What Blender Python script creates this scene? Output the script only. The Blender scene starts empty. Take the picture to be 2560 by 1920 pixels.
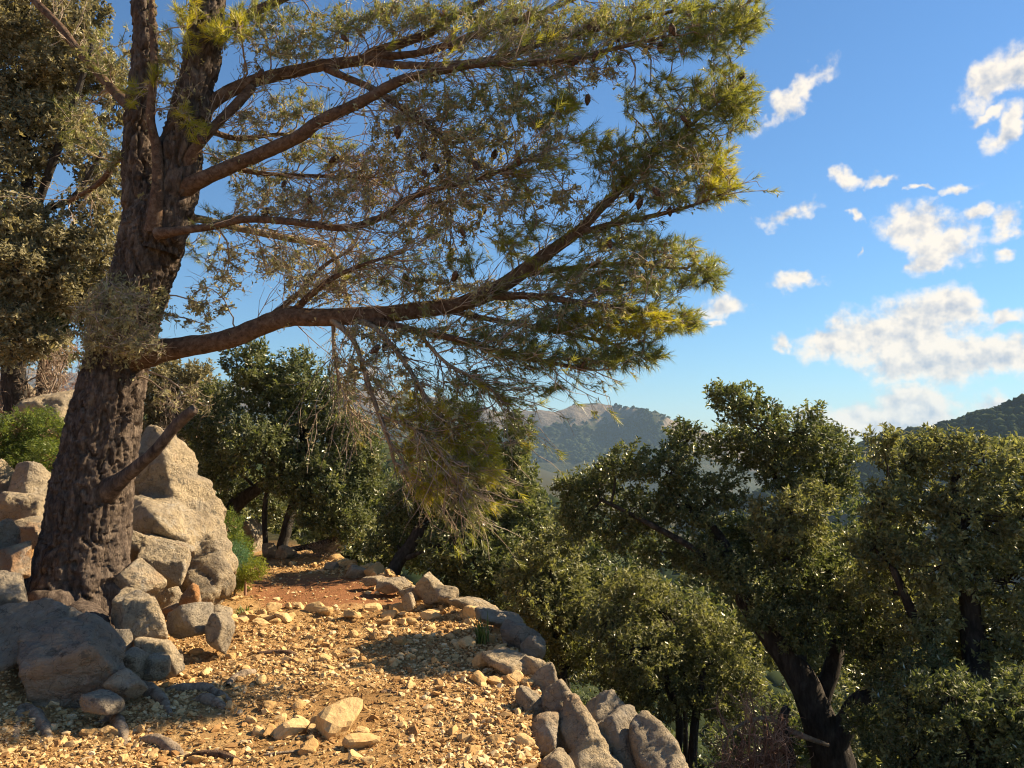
import bpy, bmesh, math, random
import numpy as np
from mathutils import Vector

SC = bpy.context.scene
COL = SC.collection
rng = np.random.default_rng(7)
random.seed(7)

# ---------------------------------------------------------------- camera
F_PX = 1971.0                      # focal length in pixels of the 2560 px wide frame
PITCH = math.atan(160.0 / F_PX)
CAM = np.array([0.0, 0.0, 1.6])
cd = bpy.data.cameras.new("camera")
cd.sensor_width = 36.0
cd.lens = 36.0 * F_PX / 2560.0
cd.clip_start = 0.05
cd.clip_end = 20000
cam = bpy.data.objects.new("camera", cd)
cam.location = CAM
cam.rotation_euler = (math.pi / 2 + PITCH, 0, 0)
COL.objects.link(cam)
SC.camera = cam

# ---------------------------------------------------------------- light
SUN_AZ = math.radians(68)          # clockwise from +Y
SUN_EL = math.radians(36)
SUN_DIR = np.array([math.sin(SUN_AZ) * math.cos(SUN_EL), math.cos(SUN_AZ) * math.cos(SUN_EL), math.sin(SUN_EL)])
sl = bpy.data.lights.new("sun", 'SUN')
sl.energy = 5.0
sl.angle = math.radians(0.5)
sl.color = (1.0, 0.80, 0.54)
sun = bpy.data.objects.new("sun", sl)
sun.rotation_euler = Vector(SUN_DIR).to_track_quat('Z', 'Y').to_euler()
sun.location = (20, 10, 15)
COL.objects.link(sun)

SC.view_settings.view_transform = 'Standard'
SC.view_settings.look = 'None'
SC.view_settings.gamma = 1.0
SC.view_settings.exposure = 1.5
SC.view_settings.use_curve_mapping = False
SC.cycles.use_denoising = True
SC.cycles.denoising_prefilter = 'ACCURATE'
SC.cycles.filter_width = 1.1
SC.cycles.max_bounces = 8
SC.cycles.diffuse_bounces = 3
SC.cycles.glossy_bounces = 2
SC.cycles.transmission_bounces = 4
SC.cycles.transparent_max_bounces = 8
SC.cycles.volume_bounces = 0
SC.cycles.use_adaptive_sampling = True
SC.cycles.adaptive_threshold = 0.01
SC.cycles.sample_clamp_indirect = 6.0

S = 2560.0 / 2212.0                # pixel lists below are in a 2212 px wide copy of the frame
def ray(dx, dy):
    u = (dx * S - 1280.0) / F_PX
    v = (960.0 - dy * S) / F_PX
    return np.array([u, math.cos(PITCH) - v * math.sin(PITCH), math.sin(PITCH) + v * math.cos(PITCH)])
def P(dx, dy, D):
    r = ray(dx, dy)
    return CAM + r * (D / r[1])
def M(px, D):                      # size in metres of px pixels at depth D
    return px * S / F_PX * D

# ---------------------------------------------------------------- world: sky with broken fair-weather cloud
w = bpy.data.worlds.new("World")
SC.world = w
w.use_nodes = True
wt = w.node_tree
wt.nodes.clear()
def wn(t, **k):
    n = wt.nodes.new(t)
    for a, b in k.items():
        setattr(n, a, b)
    return n
def wmath(op, a, b=None, c=None, clamp=False):
    n = wn('ShaderNodeMath', operation=op, use_clamp=clamp)
    for i, x in enumerate((a, b, c)):
        if x is None:
            continue
        if isinstance(x, (int, float)):
            n.inputs[i].default_value = x
        else:
            wt.links.new(x, n.inputs[i])
    return n.outputs[0]
sky = wn('ShaderNodeTexSky', sky_type='NISHITA')
sky.sun_disc = False
sky.sun_elevation = SUN_EL
sky.sun_rotation = SUN_AZ
sky.altitude = 0
sky.air_density = 1.2
sky.dust_density = 0.08
sky.ozone_density = 10.0
bg_sky = wn('ShaderNodeBackground')
bg_sky.inputs[1].default_value = 0.050
wb = wn('ShaderNodeMix', data_type='RGBA', blend_type='MULTIPLY')   # the camera's white balance
wb.inputs[0].default_value = 1.0
wb.inputs[7].default_value = (.92, 1.01, .98, 1)
wt.links.new(sky.outputs[0], wb.inputs[6])
wt.links.new(wb.outputs[2], bg_sky.inputs[0])
tc = wn('ShaderNodeTexCoord')
sep = wn('ShaderNodeSeparateXYZ')
wt.links.new(tc.outputs['Generated'], sep.inputs[0])
az = wmath('ARCTAN2', sep.outputs[0], sep.outputs[1])
el = wmath('ARCSINE', sep.outputs[2])
comb = wn('ShaderNodeCombineXYZ')
wt.links.new(az, comb.inputs[0])
wt.links.new(el, comb.inputs[1])
comb.inputs[2].default_value = 1.0
warp = wn('ShaderNodeTexNoise')
warp.inputs['Scale'].default_value = 26.0
warp.inputs['Detail'].default_value = 3.0
warp.inputs['Roughness'].default_value = 0.6
wt.links.new(comb.outputs[0], warp.inputs['Vector'])
wsub = wn('ShaderNodeVectorMath', operation='SUBTRACT')
wt.links.new(warp.outputs['Color'], wsub.inputs[0])
wsub.inputs[1].default_value = (0.5, 0.5, 0.5)
wsc = wn('ShaderNodeVectorMath', operation='MULTIPLY')
wt.links.new(wsub.outputs[0], wsc.inputs[0])
wsc.inputs[1].default_value = (0.060, 0.042, 0.0)
wadd = wn('ShaderNodeVectorMath', operation='ADD')
wt.links.new(comb.outputs[0], wadd.inputs[0])
wt.links.new(wsc.outputs[0], wadd.inputs[1])

def azel(dx, dy):
    r = ray(dx, dy)
    r = r / np.linalg.norm(r)
    return math.atan2(r[0], r[1]), math.asin(r[2])
# cloud puffs: centre x, y, half length, half height, tilt in degrees, weight (1 = solid, less = thin)
puffs = [
    (1725, 203, 92, 21, 32, .86), (1690, 222, 40, 22, 32, .8), (2150, 170, 80, 36, 38, 1), (2205, 150, 60, 42, 20, 1), (2175, 275, 58, 26, 55, .95),
    (2140, 248, 48, 14, 15, .74), (1700, 463, 66, 18, 6, .85), (1835, 388, 36, 20, -15, .74), (1898, 395, 44, 18, 8, .85),
    (1985, 408, 24, 9, 0, .68), (2062, 408, 36, 12, 0, .68), (1846, 467, 20, 11, 5, .8), (1868, 540, 12, 20, 0, .66),
    (1975, 488, 72, 34, -5, 1.03), (2040, 530, 58, 46, -20, 1.05), (2020, 570, 54, 20, 12, 1.0), (2120, 470, 52, 18, 10, .78),
    (2175, 485, 50, 24, 40, .86), (2172, 542, 26, 14, 0, .8), (1722, 612, 52, 17, 0, .95), (1556, 666, 50, 26, 5, .95),
    (1550, 702, 22, 12, 0, .72), (1790, 742, 70, 32, 8, 1.0), (1880, 728, 95, 50, 8, 1.1), (1985, 715, 110, 66, 8, 1.15),
    (2050, 668, 66, 46, -10, 1.1), (2000, 788, 110, 42, 0, 1.1), (2090, 770, 110, 38, 4, 1.1), (2180, 770, 90, 34, 8, 1.0),
    (2165, 684, 46, 20, 15, .86), (1692, 747, 22, 20, 0, .9), (1975, 885, 88, 44, 5, 1.1), (1850, 905, 80, 32, 0, 1.0),
    (1930, 925, 190, 34, 0, 1.05), (2170, 876, 60, 26, 0, 1.0), (1740, 905, 60, 22, 0, .9), (800, 806, 28, 18, 0, .8)]
chain = None
def add_puff(a, e, ra, re, tilt, wgt):
    global chain
    c_, s_ = math.cos(math.radians(tilt)), math.sin(math.radians(tilt))
    cb = wn('ShaderNodeCombineXYZ')
    for j, (ux, uy, r_) in enumerate(((c_, s_, ra), (-s_, c_, re))):
        dt = wn('ShaderNodeVectorMath', operation='DOT_PRODUCT')
        wt.links.new(wadd.outputs[0], dt.inputs[0])
        dt.inputs[1].default_value = (ux / r_, uy / r_, -(ux * a + uy * e) / r_)
        wt.links.new(dt.outputs['Value'], cb.inputs[j])
    ln = wn('ShaderNodeVectorMath', operation='LENGTH')
    wt.links.new(cb.outputs[0], ln.inputs[0])
    d = wmath('SUBTRACT', ln.outputs['Value'], wgt - 1.0)
    chain = d if chain is None else wmath('SMOOTH_MIN', chain, d, 0.12)
for cx, cy, rx, ry, ti, wg in puffs:
    a, e = azel(cx, cy)
    k = S / F_PX
    add_puff(a, e, rx * k * math.cos(a) * .96, ry * k, ti, wg)
rc = random.Random(4)
for i in range(12):                # the same broken cloud carries on round the rest of the sky
    a = math.radians(rc.uniform(45, 325))
    a = a if a < math.pi else a - 2 * math.pi
    e = math.radians(rc.uniform(4, 42))
    s_ = rc.uniform(.05, .13)
    add_puff(a, e, s_ * 1.7, s_ * .55, rc.uniform(-15, 15), rc.uniform(.85, 1.1))
n1 = wn('ShaderNodeTexNoise')
n1.inputs['Scale'].default_value = 34.0
n1.inputs['Detail'].default_value = 8.0
n1.inputs['Roughness'].default_value = 0.62
wt.links.new(comb.outputs[0], n1.inputs['Vector'])
off = wn('ShaderNodeVectorMath', operation='ADD')
wt.links.new(comb.outputs[0], off.inputs[0])
off.inputs[1].default_value = (0.006, 0.010, 0)
n2 = wn('ShaderNodeTexNoise')
n2.inputs['Scale'].default_value = 34.0
n2.inputs['Detail'].default_value = 3.0
n2.inputs['Roughness'].default_value = 0.6
wt.links.new(off.outputs[0], n2.inputs['Vector'])
val = wmath('ADD', chain, wmath('MULTIPLY', wmath('SUBTRACT', n1.outputs['Fac'], 0.5), -2.1))
mr = wn('ShaderNodeMapRange', interpolation_type='SMOOTHSTEP')
wt.links.new(val, mr.inputs['Value'])
mr.inputs['From Min'].default_value = 1.34
mr.inputs['From Max'].default_value = 0.48
mask = wmath('MULTIPLY', mr.outputs[0], 0.97)
shade = wmath('SUBTRACT', n1.outputs['Fac'], n2.outputs['Fac'])
shade = wmath('MULTIPLY_ADD', shade, 3.4, 0.70)
thick = wn('ShaderNodeMapRange')
wt.links.new(val, thick.inputs['Value'])
thick.inputs['From Min'].default_value = 0.85
thick.inputs['From Max'].default_value = 0.1
thick.inputs['To Min'].default_value = 0.18
thick.inputs['To Max'].default_value = -0.10
shade = wmath('ADD', shade, thick.outputs[0], clamp=True)
cc = wn('ShaderNodeMix', data_type='RGBA')
wt.links.new(shade, cc.inputs[0])
cc.inputs[6].default_value = (0.42, 0.47, 0.56, 1)
cc.inputs[7].default_value = (0.95, 0.86, 0.74, 1)
bg_c = wn('ShaderNodeBackground')
wt.links.new(cc.outputs[2], bg_c.inputs[0])
bg_c.inputs[1].default_value = 0.41
mx = wn('ShaderNodeMixShader')
wt.links.new(mask, mx.inputs[0])
wt.links.new(bg_sky.outputs[0], mx.inputs[1])
wt.links.new(bg_c.outputs[0], mx.inputs[2])
wo = wn('ShaderNodeOutputWorld')
wt.links.new(mx.outputs[0], wo.inputs[0])
w.cycles.sampling_method = 'NONE'
w.cycles.sample_map_resolution = 512

# ---------------------------------------------------------------- numeric helpers
def _h(ix, iy, iz, seed):
    h = (ix.astype(np.int64) * 374761393 + iy.astype(np.int64) * 668265263 + iz.astype(np.int64) * 2147483647 + seed * 144665) & 0xffffffff
    h = ((h ^ (h >> 13)) * 1274126177) & 0xffffffff
    h = (h ^ (h >> 16)) & 0xffffffff
    return h.astype(np.float64) / 4294967295.0
def vn(p, seed=0):                 # smooth value noise, -1..1
    p = np.asarray(p, float)
    i = np.floor(p).astype(np.int64)
    f = p - i
    f = f * f * f * (f * (f * 6 - 15) + 10)
    x, y, z = i[..., 0], i[..., 1], i[..., 2]
    fx, fy, fz = f[..., 0], f[..., 1], f[..., 2]
    r = 0
    for a in (0, 1):
        for b in (0, 1):
            for c in (0, 1):
                r = r + _h(x + a, y + b, z + c, seed) * (fx if a else 1 - fx) * (fy if b else 1 - fy) * (fz if c else 1 - fz)
    return r * 2 - 1
def fbm(p, o=4, seed=0, g=.5):
    p = np.asarray(p, float)
    r, a, t = 0, 1.0, 0
    for k in range(o):
        r = r + a * vn(p * (2.03 ** k) + 11.7 * k, seed + k)
        t += a
        a *= g
    return r / t
def cells(p, seed=0):              # cellular noise: distance to nearest and second nearest point, id of nearest
    p = np.asarray(p, float)
    i = np.floor(p).astype(np.int64)
    d1 = np.full(p.shape[:-1], 9.0)
    d2 = d1.copy()
    cid = d1.copy()
    for a in (-1, 0, 1):
        for b in (-1, 0, 1):
            for c in (-1, 0, 1):
                x, y, z = i[..., 0] + a, i[..., 1] + b, i[..., 2] + c
                q = np.stack([x + _h(x, y, z, seed), y + _h(x, y, z, seed + 1), z + _h(x, y, z, seed + 2)], -1)
                d = np.linalg.norm(q - p, axis=-1)
                hid = _h(x, y, z, seed + 3)
                near = d < d1
                d2 = np.where(near, d1, np.minimum(d2, d))
                cid = np.where(near, hid, cid)
                d1 = np.where(near, d, d1)
    return d1, d2, cid
def unit(v):
    return v / np.maximum(np.linalg.norm(v, axis=-1, keepdims=True), 1e-9)
def rdir(n, r=rng):
    return unit(r.normal(size=(n, 3)))

class Geo:
    def __init__(s):
        s.V, s.T, s.Q, s.A, s.n = [], [], [], [], 0
    def add(s, V, T=None, Q=None, tint=0.5):
        V = np.asarray(V, float).reshape(-1, 3)
        s.V.append(V)
        s.A.append(np.broadcast_to(np.asarray(tint, float), (len(V),)))
        if T is not None and len(T):
            s.T.append(np.asarray(T, np.int64).reshape(-1, 3) + s.n)
        if Q is not None and len(Q):
            s.Q.append(np.asarray(Q, np.int64).reshape(-1, 4) + s.n)
        s.n += len(V)
        return s
    def mesh(s, name, mat, origin=(0, 0, 0), smooth=True):
        V = np.concatenate(s.V) - np.asarray(origin, float)
        T = np.concatenate(s.T) if s.T else np.zeros((0, 3), np.int64)
        Q = np.concatenate(s.Q) if s.Q else np.zeros((0, 4), np.int64)
        me = bpy.data.meshes.new(name)
        me.vertices.add(len(V))
        me.vertices.foreach_set("co", V.astype(np.float32).ravel())
        nl = T.size + Q.size
        me.loops.add(nl)
        me.loops.foreach_set("vertex_index", np.concatenate([T.ravel(), Q.ravel()]).astype(np.int32))
        me.polygons.add(len(T) + len(Q))
        st = np.concatenate([np.arange(len(T)) * 3, T.size + np.arange(len(Q)) * 4]).astype(np.int32)
        me.polygons.foreach_set("loop_start", st)
        me.polygons.foreach_set("use_smooth", np.full(len(T) + len(Q), smooth))
        at = me.attributes.new("tint", 'FLOAT', 'POINT')
        at.data.foreach_set("value", np.concatenate(s.A).astype(np.float32))
        me.materials.append(mat)
        me.update(calc_edges=True)
        me.validate()
        return me
    def build(s, name, mat, parent=None, origin=(0, 0, 0), smooth=True, **props):
        o = bpy.data.objects.new(name, s.mesh(name, mat, origin, smooth))
        COL.objects.link(o)
        if parent is not None:
            o.parent = parent
        else:
            o.location = origin
        for k, v in props.items():
            o[k] = v
        return o
def thing(name, loc, label, category, group=None):
    o = bpy.data.objects.new(name, None)
    o.empty_display_size = .2
    o.location = loc
    COL.objects.link(o)
    o["label"], o["category"] = label, category
    if group:
        o["group"] = group
    return o

def tubes(Pt, R, sides):           # many tubes at once: Pt (m,k,3), R (m,k)
    Pt, R = np.asarray(Pt, float), np.asarray(R, float)
    m, k, _ = Pt.shape
    T = unit(np.gradient(Pt, axis=1))
    mean = unit(Pt[:, -1] - Pt[:, 0])
    ref = np.where(np.abs(mean[:, 2:3]) > .8, np.array([[1., 0, 0]]), np.array([[0, 0, 1.]]))[:, None, :]
    N = unit(np.cross(T, np.broadcast_to(ref, T.shape)))
    B = np.cross(T, N)
    a = np.arange(sides) / sides * 2 * math.pi
    ring = Pt[:, :, None] + R[:, :, None, None] * (np.cos(a)[:, None] * N[:, :, None] + np.sin(a)[:, None] * B[:, :, None])
    idx = np.arange(m * k * sides).reshape(m, k, sides)
    nx = np.roll(idx, -1, axis=2)
    Q = np.stack([idx[:, :-1], nx[:, :-1], nx[:, 1:], idx[:, 1:]], -1).reshape(-1, 4)
    return ring.reshape(-1, 3), Q
def spline(pts, n):                # Catmull-Rom through the rows of pts, n samples
    pts = np.asarray(pts, float)
    q = np.vstack([2 * pts[0] - pts[1], pts, 2 * pts[-1] - pts[-2]])
    seg = np.linalg.norm(np.diff(pts[:, :3], axis=0), axis=1)
    cum = np.concatenate([[0], np.cumsum(seg)])
    u = np.linspace(0, cum[-1], n)
    i = np.clip(np.searchsorted(cum, u, side='right') - 1, 0, len(seg) - 1)
    t = ((u - cum[i]) / seg[i])[:, None]
    a, b, c, d = q[i], q[i + 1], q[i + 2], q[i + 3]
    return .5 * (2 * b + (c - a) * t + (2 * a - 5 * b + 4 * c - d) * t ** 2 + (3 * b - a - 3 * c + d) * t ** 3)
def limb_geo(path, n, sides, amp=.05, freq=9.0, seed=0, cap=True, bark=False, flare=None):
    """path rows: x, y, z, r. A tapering limb with a knobbly or plated surface."""
    c = spline(path, n)
    Pt, R = c[:, :3], np.maximum(c[:, 3], .002)
    V, Q = tubes(Pt[None], R[None], sides)
    ctr = np.repeat(Pt, sides, 0)
    rr = np.repeat(R, sides)
    dirv = unit(V - ctr)
    disp = fbm(V * freq, 3, seed) * amp * rr
    if bark:
        wob_ = .25 * np.stack([fbm(V * 4, 2, 5), fbm(V * 4, 2, 6), np.zeros(len(V))], -1)
        st_ = np.array([1, 1, .17])
        f1 = fbm((V + wob_ * .25) * st_ * 17.0, 2, seed + 1)
        f2 = fbm((V + wob_ * .15) * np.array([1, 1, .30]) * 27.0, 2, seed + 2)
        _, _, cid = cells(V * np.array([16, 16, 6]), seed)
        disp = disp - np.exp(-(f1 / .11) ** 2) * .036 - np.exp(-(f2 / .10) ** 2) * .018 + (cid - .5) * .014 + fbm(V * np.array([60, 60, 28]), 3, 3) * .015 + .012
    if flare is not None:
        disp = disp + flare(V, dirv, rr)
    V = V + dirv * disp[:, None]
    g = Geo()
    g.add(V, Q=Q, tint=np.clip(.5 + .4 * fbm(V * 3, 2, 9), 0, 1))
    if cap:
        last = np.arange(len(V) - sides, len(V))
        e = len(V)
        g.add(np.array([Pt[-1] + unit(Pt[-1] - Pt[-2]) * R[-1] * .3]), tint=.5)
        g.T.append(np.stack([last, np.roll(last, -1), np.full(sides, e)], -1))
    return g, c

# ---------------------------------------------------------------- materials
def mat_new(name):
    m = bpy.data.materials.new(name)
    m.use_nodes = True
    nt = m.node_tree
    nt.nodes.clear()
    out = nt.nodes.new('ShaderNodeOutputMaterial')
    return m, nt, out
def node(nt, t, ins=None, **k):
    n = nt.nodes.new(t)
    for a, b in k.items():
        setattr(n, a, b)
    for key, x in (ins or {}).items():
        if isinstance(x, bpy.types.NodeSocket):
            nt.links.new(x, n.inputs[key])
        else:
            n.inputs[key].default_value = x
    return n
def noise(nt, vec, scale, detail=4, rough=.55, dist=0):
    return node(nt, 'ShaderNodeTexNoise', {'Vector': vec, 'Scale': scale, 'Detail': detail, 'Roughness': rough, 'Distortion': dist}).outputs['Fac']
def ramp(nt, fac, stops):
    n = node(nt, 'ShaderNodeValToRGB', {'Fac': fac})
    cr = n.color_ramp
    while len(cr.elements) < len(stops):
        cr.elements.new(.5)
    for e, (p, c) in zip(cr.elements, stops):
        e.position = p
        e.color = tuple(c) + (1,) if len(c) == 3 else c
    return n.outputs['Color']
def mixc(nt, fac, a, b, bt='MIX'):
    n = nt.nodes.new('ShaderNodeMix')
    n.data_type = 'RGBA'
    n.blend_type = bt
    for i, x in ((0, fac), (6, a), (7, b)):
        if isinstance(x, bpy.types.NodeSocket):
            nt.links.new(x, n.inputs[i])
        else:
            n.inputs[i].default_value = x if i == 0 else (tuple(x) + (1,) if len(x) == 3 else x)
    return n.outputs[2]
def mth(nt, op, a, b=None, clamp=False):
    n = nt.nodes.new('ShaderNodeMath')
    n.operation = op
    n.use_clamp = clamp
    for i, x in enumerate((a, b)):
        if x is None:
            continue
        if isinstance(x, bpy.types.NodeSocket):
            nt.links.new(x, n.inputs[i])
        else:
            n.inputs[i].default_value = x
    return n.outputs[0]
def coords(nt):
    return node(nt, 'ShaderNodeNewGeometry').outputs['Position']
def tint(nt):
    return node(nt, 'ShaderNodeAttribute', attribute_name='tint').outputs['Fac']

def leaf_mat(name, c0, c1, c2, trans=.35, gloss=.3, rough=.42, tcol=None):
    m, nt, out = mat_new(name)
    t = tint(nt)
    col = ramp(nt, t, [(0, c0), (.5, c1), (1, c2)])
    v = noise(nt, coords(nt), 2.2, 3)
    col = mixc(nt, mth(nt, 'MULTIPLY', v, .35), col, c0)
    d = node(nt, 'ShaderNodeBsdfDiffuse', {'Color': col})
    tc_ = mixc(nt, 1.0, col, tcol or (1.5, 1.45, .55), 'MULTIPLY')
    tr = node(nt, 'ShaderNodeBsdfTranslucent', {'Color': tc_})
    a = node(nt, 'ShaderNodeMixShader', {0: trans, 1: d.outputs[0], 2: tr.outputs[0]})
    gl = node(nt, 'ShaderNodeBsdfGlossy', {'Color': (.8, .8, .7, 1), 'Roughness': rough + .18})
    fr = node(nt, 'ShaderNodeFresnel', {'IOR': 1.45})
    b = node(nt, 'ShaderNodeMixShader', {0: mth(nt, 'MULTIPLY', fr.outputs[0], gloss), 1: a.outputs[0], 2: gl.outputs[0]})
    nt.links.new(b.outputs[0], out.inputs[0])
    return m
def solid_mat(name, build, rough=.9, spec=.2, bump=None):
    m, nt, out = mat_new(name)
    col = build(nt)
    b = node(nt, 'ShaderNodeBsdfPrincipled', {'Base Color': col, 'Roughness': rough, 'Specular IOR Level': spec})
    if bump:
        h, st, dist = bump(nt)
        bp = node(nt, 'ShaderNodeBump', {'Height': h, 'Strength': st, 'Distance': dist})
        nt.links.new(bp.outputs[0], b.inputs['Normal'])
    nt.links.new(b.outputs[0], out.inputs[0])
    return m

def rock_col(nt, warm=.5, grey=.0, th=.62):
    p = coords(nt)
    a = noise(nt, p, 2.3, 6, .6)
    col = ramp(nt, a, [(.30, (.27, .22, .155)), (.45, (.44, .355, .235)), (.56, (.53, .425, .275)), (.72, (.58, .48, .335))])
    fine = noise(nt, p, 34, 6, .7)
    col = mixc(nt, .55, col, ramp(nt, fine, [(.3, (.42, .40, .38)), (.55, (1, 1, 1)), (.75, (1.18, 1.15, 1.1))]), 'MULTIPLY')
    o = noise(nt, p, 1.7, 4, .5, .6)
    col = mixc(nt, ramp(nt, o, [(th, (0, 0, 0)), (th + .1, (warm, warm, warm))]), col, (.42, .20, .07))
    g = noise(nt, p, 3.4, 5, .6, .4)
    col = mixc(nt, ramp(nt, g, [(.45, (grey, grey, grey)), (.6, (grey * .5 + .35, grey * .5 + .35, grey * .5 + .35))]), col, (.25, .235, .215))
    l = noise(nt, p, 9, 6, .7)
    col = mixc(nt, ramp(nt, l, [(.58, (0, 0, 0)), (.64, (.7, .7, .7))]), col, (.11, .105, .09))
    l2 = noise(nt, p, 6, 7, .72, 1.2)
    col = mixc(nt, ramp(nt, l2, [(.55, (0, 0, 0)), (.66, (.65, .65, .65))]), col, (.46, .42, .35))
    # fine dark fissures
    vo = node(nt, 'ShaderNodeTexVoronoi', {'Vector': node(nt, 'ShaderNodeVectorMath', {0: p, 1: node(nt, 'ShaderNodeTexNoise', {'Vector': p, 'Scale': 5.0}).outputs['Color']}, operation='ADD').outputs[0], 'Scale': 3.3}, feature='DISTANCE_TO_EDGE')
    cr = ramp(nt, vo.outputs['Distance'], [(0, (.35, .33, .3)), (.018, (1, 1, 1))])
    return mixc(nt, .7, col, cr, 'MULTIPLY')
def rock_bump(nt):
    p = coords(nt)
    h = mth(nt, 'ADD', noise(nt, p, 16, 8, .68), mth(nt, 'MULTIPLY', noise(nt, p, 70, 4, .7), .35))
    return h, 1.0, .09
MAT = {}
MAT['rock'] = solid_mat('limestone', lambda nt: rock_col(nt, .6, 0.0), .92, .15, rock_bump)
MAT['rock_grey'] = solid_mat('grey_limestone', lambda nt: rock_col(nt, .3, .42), .92, .15, rock_bump)
MAT['rock_orange'] = solid_mat('stained_limestone', lambda nt: rock_col(nt, .9, 0.0, .40), .92, .15, rock_bump)
def stone_col(nt, src='GEOMETRY'):
    p = coords(nt)
    col = ramp(nt, node(nt, 'ShaderNodeAttribute', attribute_name='tint', attribute_type=src).outputs['Fac'], [(0, (.26, .145, .060)), (.35, (.45, .29, .125)), (.7, (.58, .41, .20)), (1, (.66, .52, .32))])
    f = noise(nt, p, 45, 5, .7)
    return mixc(nt, .6, col, ramp(nt, f, [(.3, (.5, .45, .4)), (.6, (1.05, 1.03, 1))]), 'MULTIPLY')
MAT['gravel'] = solid_mat('gravel_stone', lambda nt: stone_col(nt, 'INSTANCER'), .95, .1)
MAT['stone'] = solid_mat('path_stone', stone_col, .95, .1, lambda nt: (noise(nt, coords(nt), 60, 6, .7), .6, .01))
def bark_col(c0, c1, c2, zs=.3):
    def f(nt):
        p = coords(nt)
        mp = node(nt, 'ShaderNodeMapping', {'Vector': p, 'Scale': (1, 1, zs)}).outputs[0]
        a = noise(nt, mp, 22, 6, .68, .4)
        col = ramp(nt, a, [(.33, c0), (.5, c1), (.68, c2)])
        b = noise(nt, p, 2.0, 3)
        return mixc(nt, mth(nt, 'MULTIPLY', b, .5), col, c0)
    return f
def bark_bump(nt):
    mp = node(nt, 'ShaderNodeMapping', {'Vector': coords(nt), 'Scale': (1, 1, .35)}).outputs[0]
    return mth(nt, 'ADD', noise(nt, mp, 34, 7, .7, .5), mth(nt, 'MULTIPLY', noise(nt, mp, 110, 3, .7), .4)), 1.0, .03
MAT['bark'] = solid_mat('pine_bark', bark_col((.042, .033, .028), (.135, .102, .080), (.29, .23, .178)), .95, .1, bark_bump)
MAT['limb'] = solid_mat('pine_limb_bark', bark_col((.075, .048, .034), (.20, .125, .080), (.31, .225, .16), 1.0), .93, .1, lambda nt: (mth(nt, 'ADD', noise(nt, coords(nt), 30, 7, .72, .6), mth(nt, 'MULTIPLY', noise(nt, coords(nt), 120, 3, .7), .4)), 1.0, .035))
MAT['deadwood'] = solid_mat('dead_wood', bark_col((.16, .115, .08), (.38, .30, .21), (.54, .45, .34), .6), .95, .1, bark_bump)
MAT['oak_bark'] = solid_mat('oak_bark', bark_col((.022, .020, .018), (.062, .054, .046), (.12, .105, .09)), .95, .1, bark_bump)
MAT['twig'] = solid_mat('twig', lambda nt: ramp(nt, tint(nt), [(0, (.13, .095, .07)), (.5, (.31, .24, .18)), (1, (.52, .43, .33))]), .9, .1)
MAT['brush'] = solid_mat('dry_twigs', lambda nt: ramp(nt, tint(nt), [(0, (.16, .085, .055)), (.5, (.34, .20, .14)), (1, (.50, .34, .25))]), .9, .1)
MAT['lichen'] = leaf_mat('lichen', (.20, .185, .10), (.36, .335, .18), (.52, .48, .27), .3, .02, .7, (1.2, 1.15, .8))
MAT['needle'] = leaf_mat('pine_needles', (.095, .125, .046), (.225, .235, .070), (.40, .365, .10), .5, .2, .4)
MAT['needle_yellow'] = leaf_mat('pine_needles_yellowing', (.15, .18, .035), (.38, .36, .05), (.60, .46, .06), .5, .15, .4)
MAT['needle_dead'] = leaf_mat('pine_needles_dead', (.15, .095, .055), (.27, .16, .085), (.46, .19, .09), .3, .1, .6, (1.2, 1, .8))
MAT['oak_leaf'] = leaf_mat('holm_oak_leaves', (.050, .066, .032), (.115, .134, .060), (.27, .275, .125), .42, .34, .34, (1.25, 1.3, .62))
MAT['oak_leaf_pale'] = leaf_mat('holm_oak_leaves_pale', (.080, .092, .045), (.18, .185, .085), (.37, .355, .165), .42, .32, .36, (1.25, 1.28, .62))
MAT['oak_leaf_grey'] = leaf_mat('lichen_grey_leaves', (.115, .108, .066), (.26, .235, .14), (.44, .395, .24), .36, .12, .5, (1.2, 1.15, .7))
MAT['shrub_leaf'] = leaf_mat('shrub_leaves', (.050, .082, .024), (.125, .175, .045), (.25, .29, .07), .45, .15, .45)
MAT['rosemary'] = leaf_mat('blue_green_shrub', (.05, .11, .075), (.10, .19, .12), (.16, .26, .15), .35, .1, .5)
MAT['lime_leaf'] = leaf_mat('lime_shrub', (.10, .13, .02), (.20, .23, .035), (.32, .34, .05), .4, .15, .4)
MAT['grass'] = leaf_mat('grass_blades', (.06, .10, .03), (.12, .17, .05), (.30, .27, .10), .4, .15, .4)
MAT['litter'] = leaf_mat('leaf_litter', (.19, .10, .042), (.40, .25, .105), (.60, .44, .22), .1, .05, .6, (1.1, 1, .7))
MAT['cone'] = solid_mat('pine_cone', lambda nt: ramp(nt, noise(nt, coords(nt), 60, 3), [(.35, (.03, .02, .015)), (.65, (.14, .085, .055))]), .8, .2)
MAT['far_tree'] = leaf_mat('far_woodland', (.013, .021, .010), (.026, .036, .017), (.050, .060, .028), .0, .01, .8)

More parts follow.
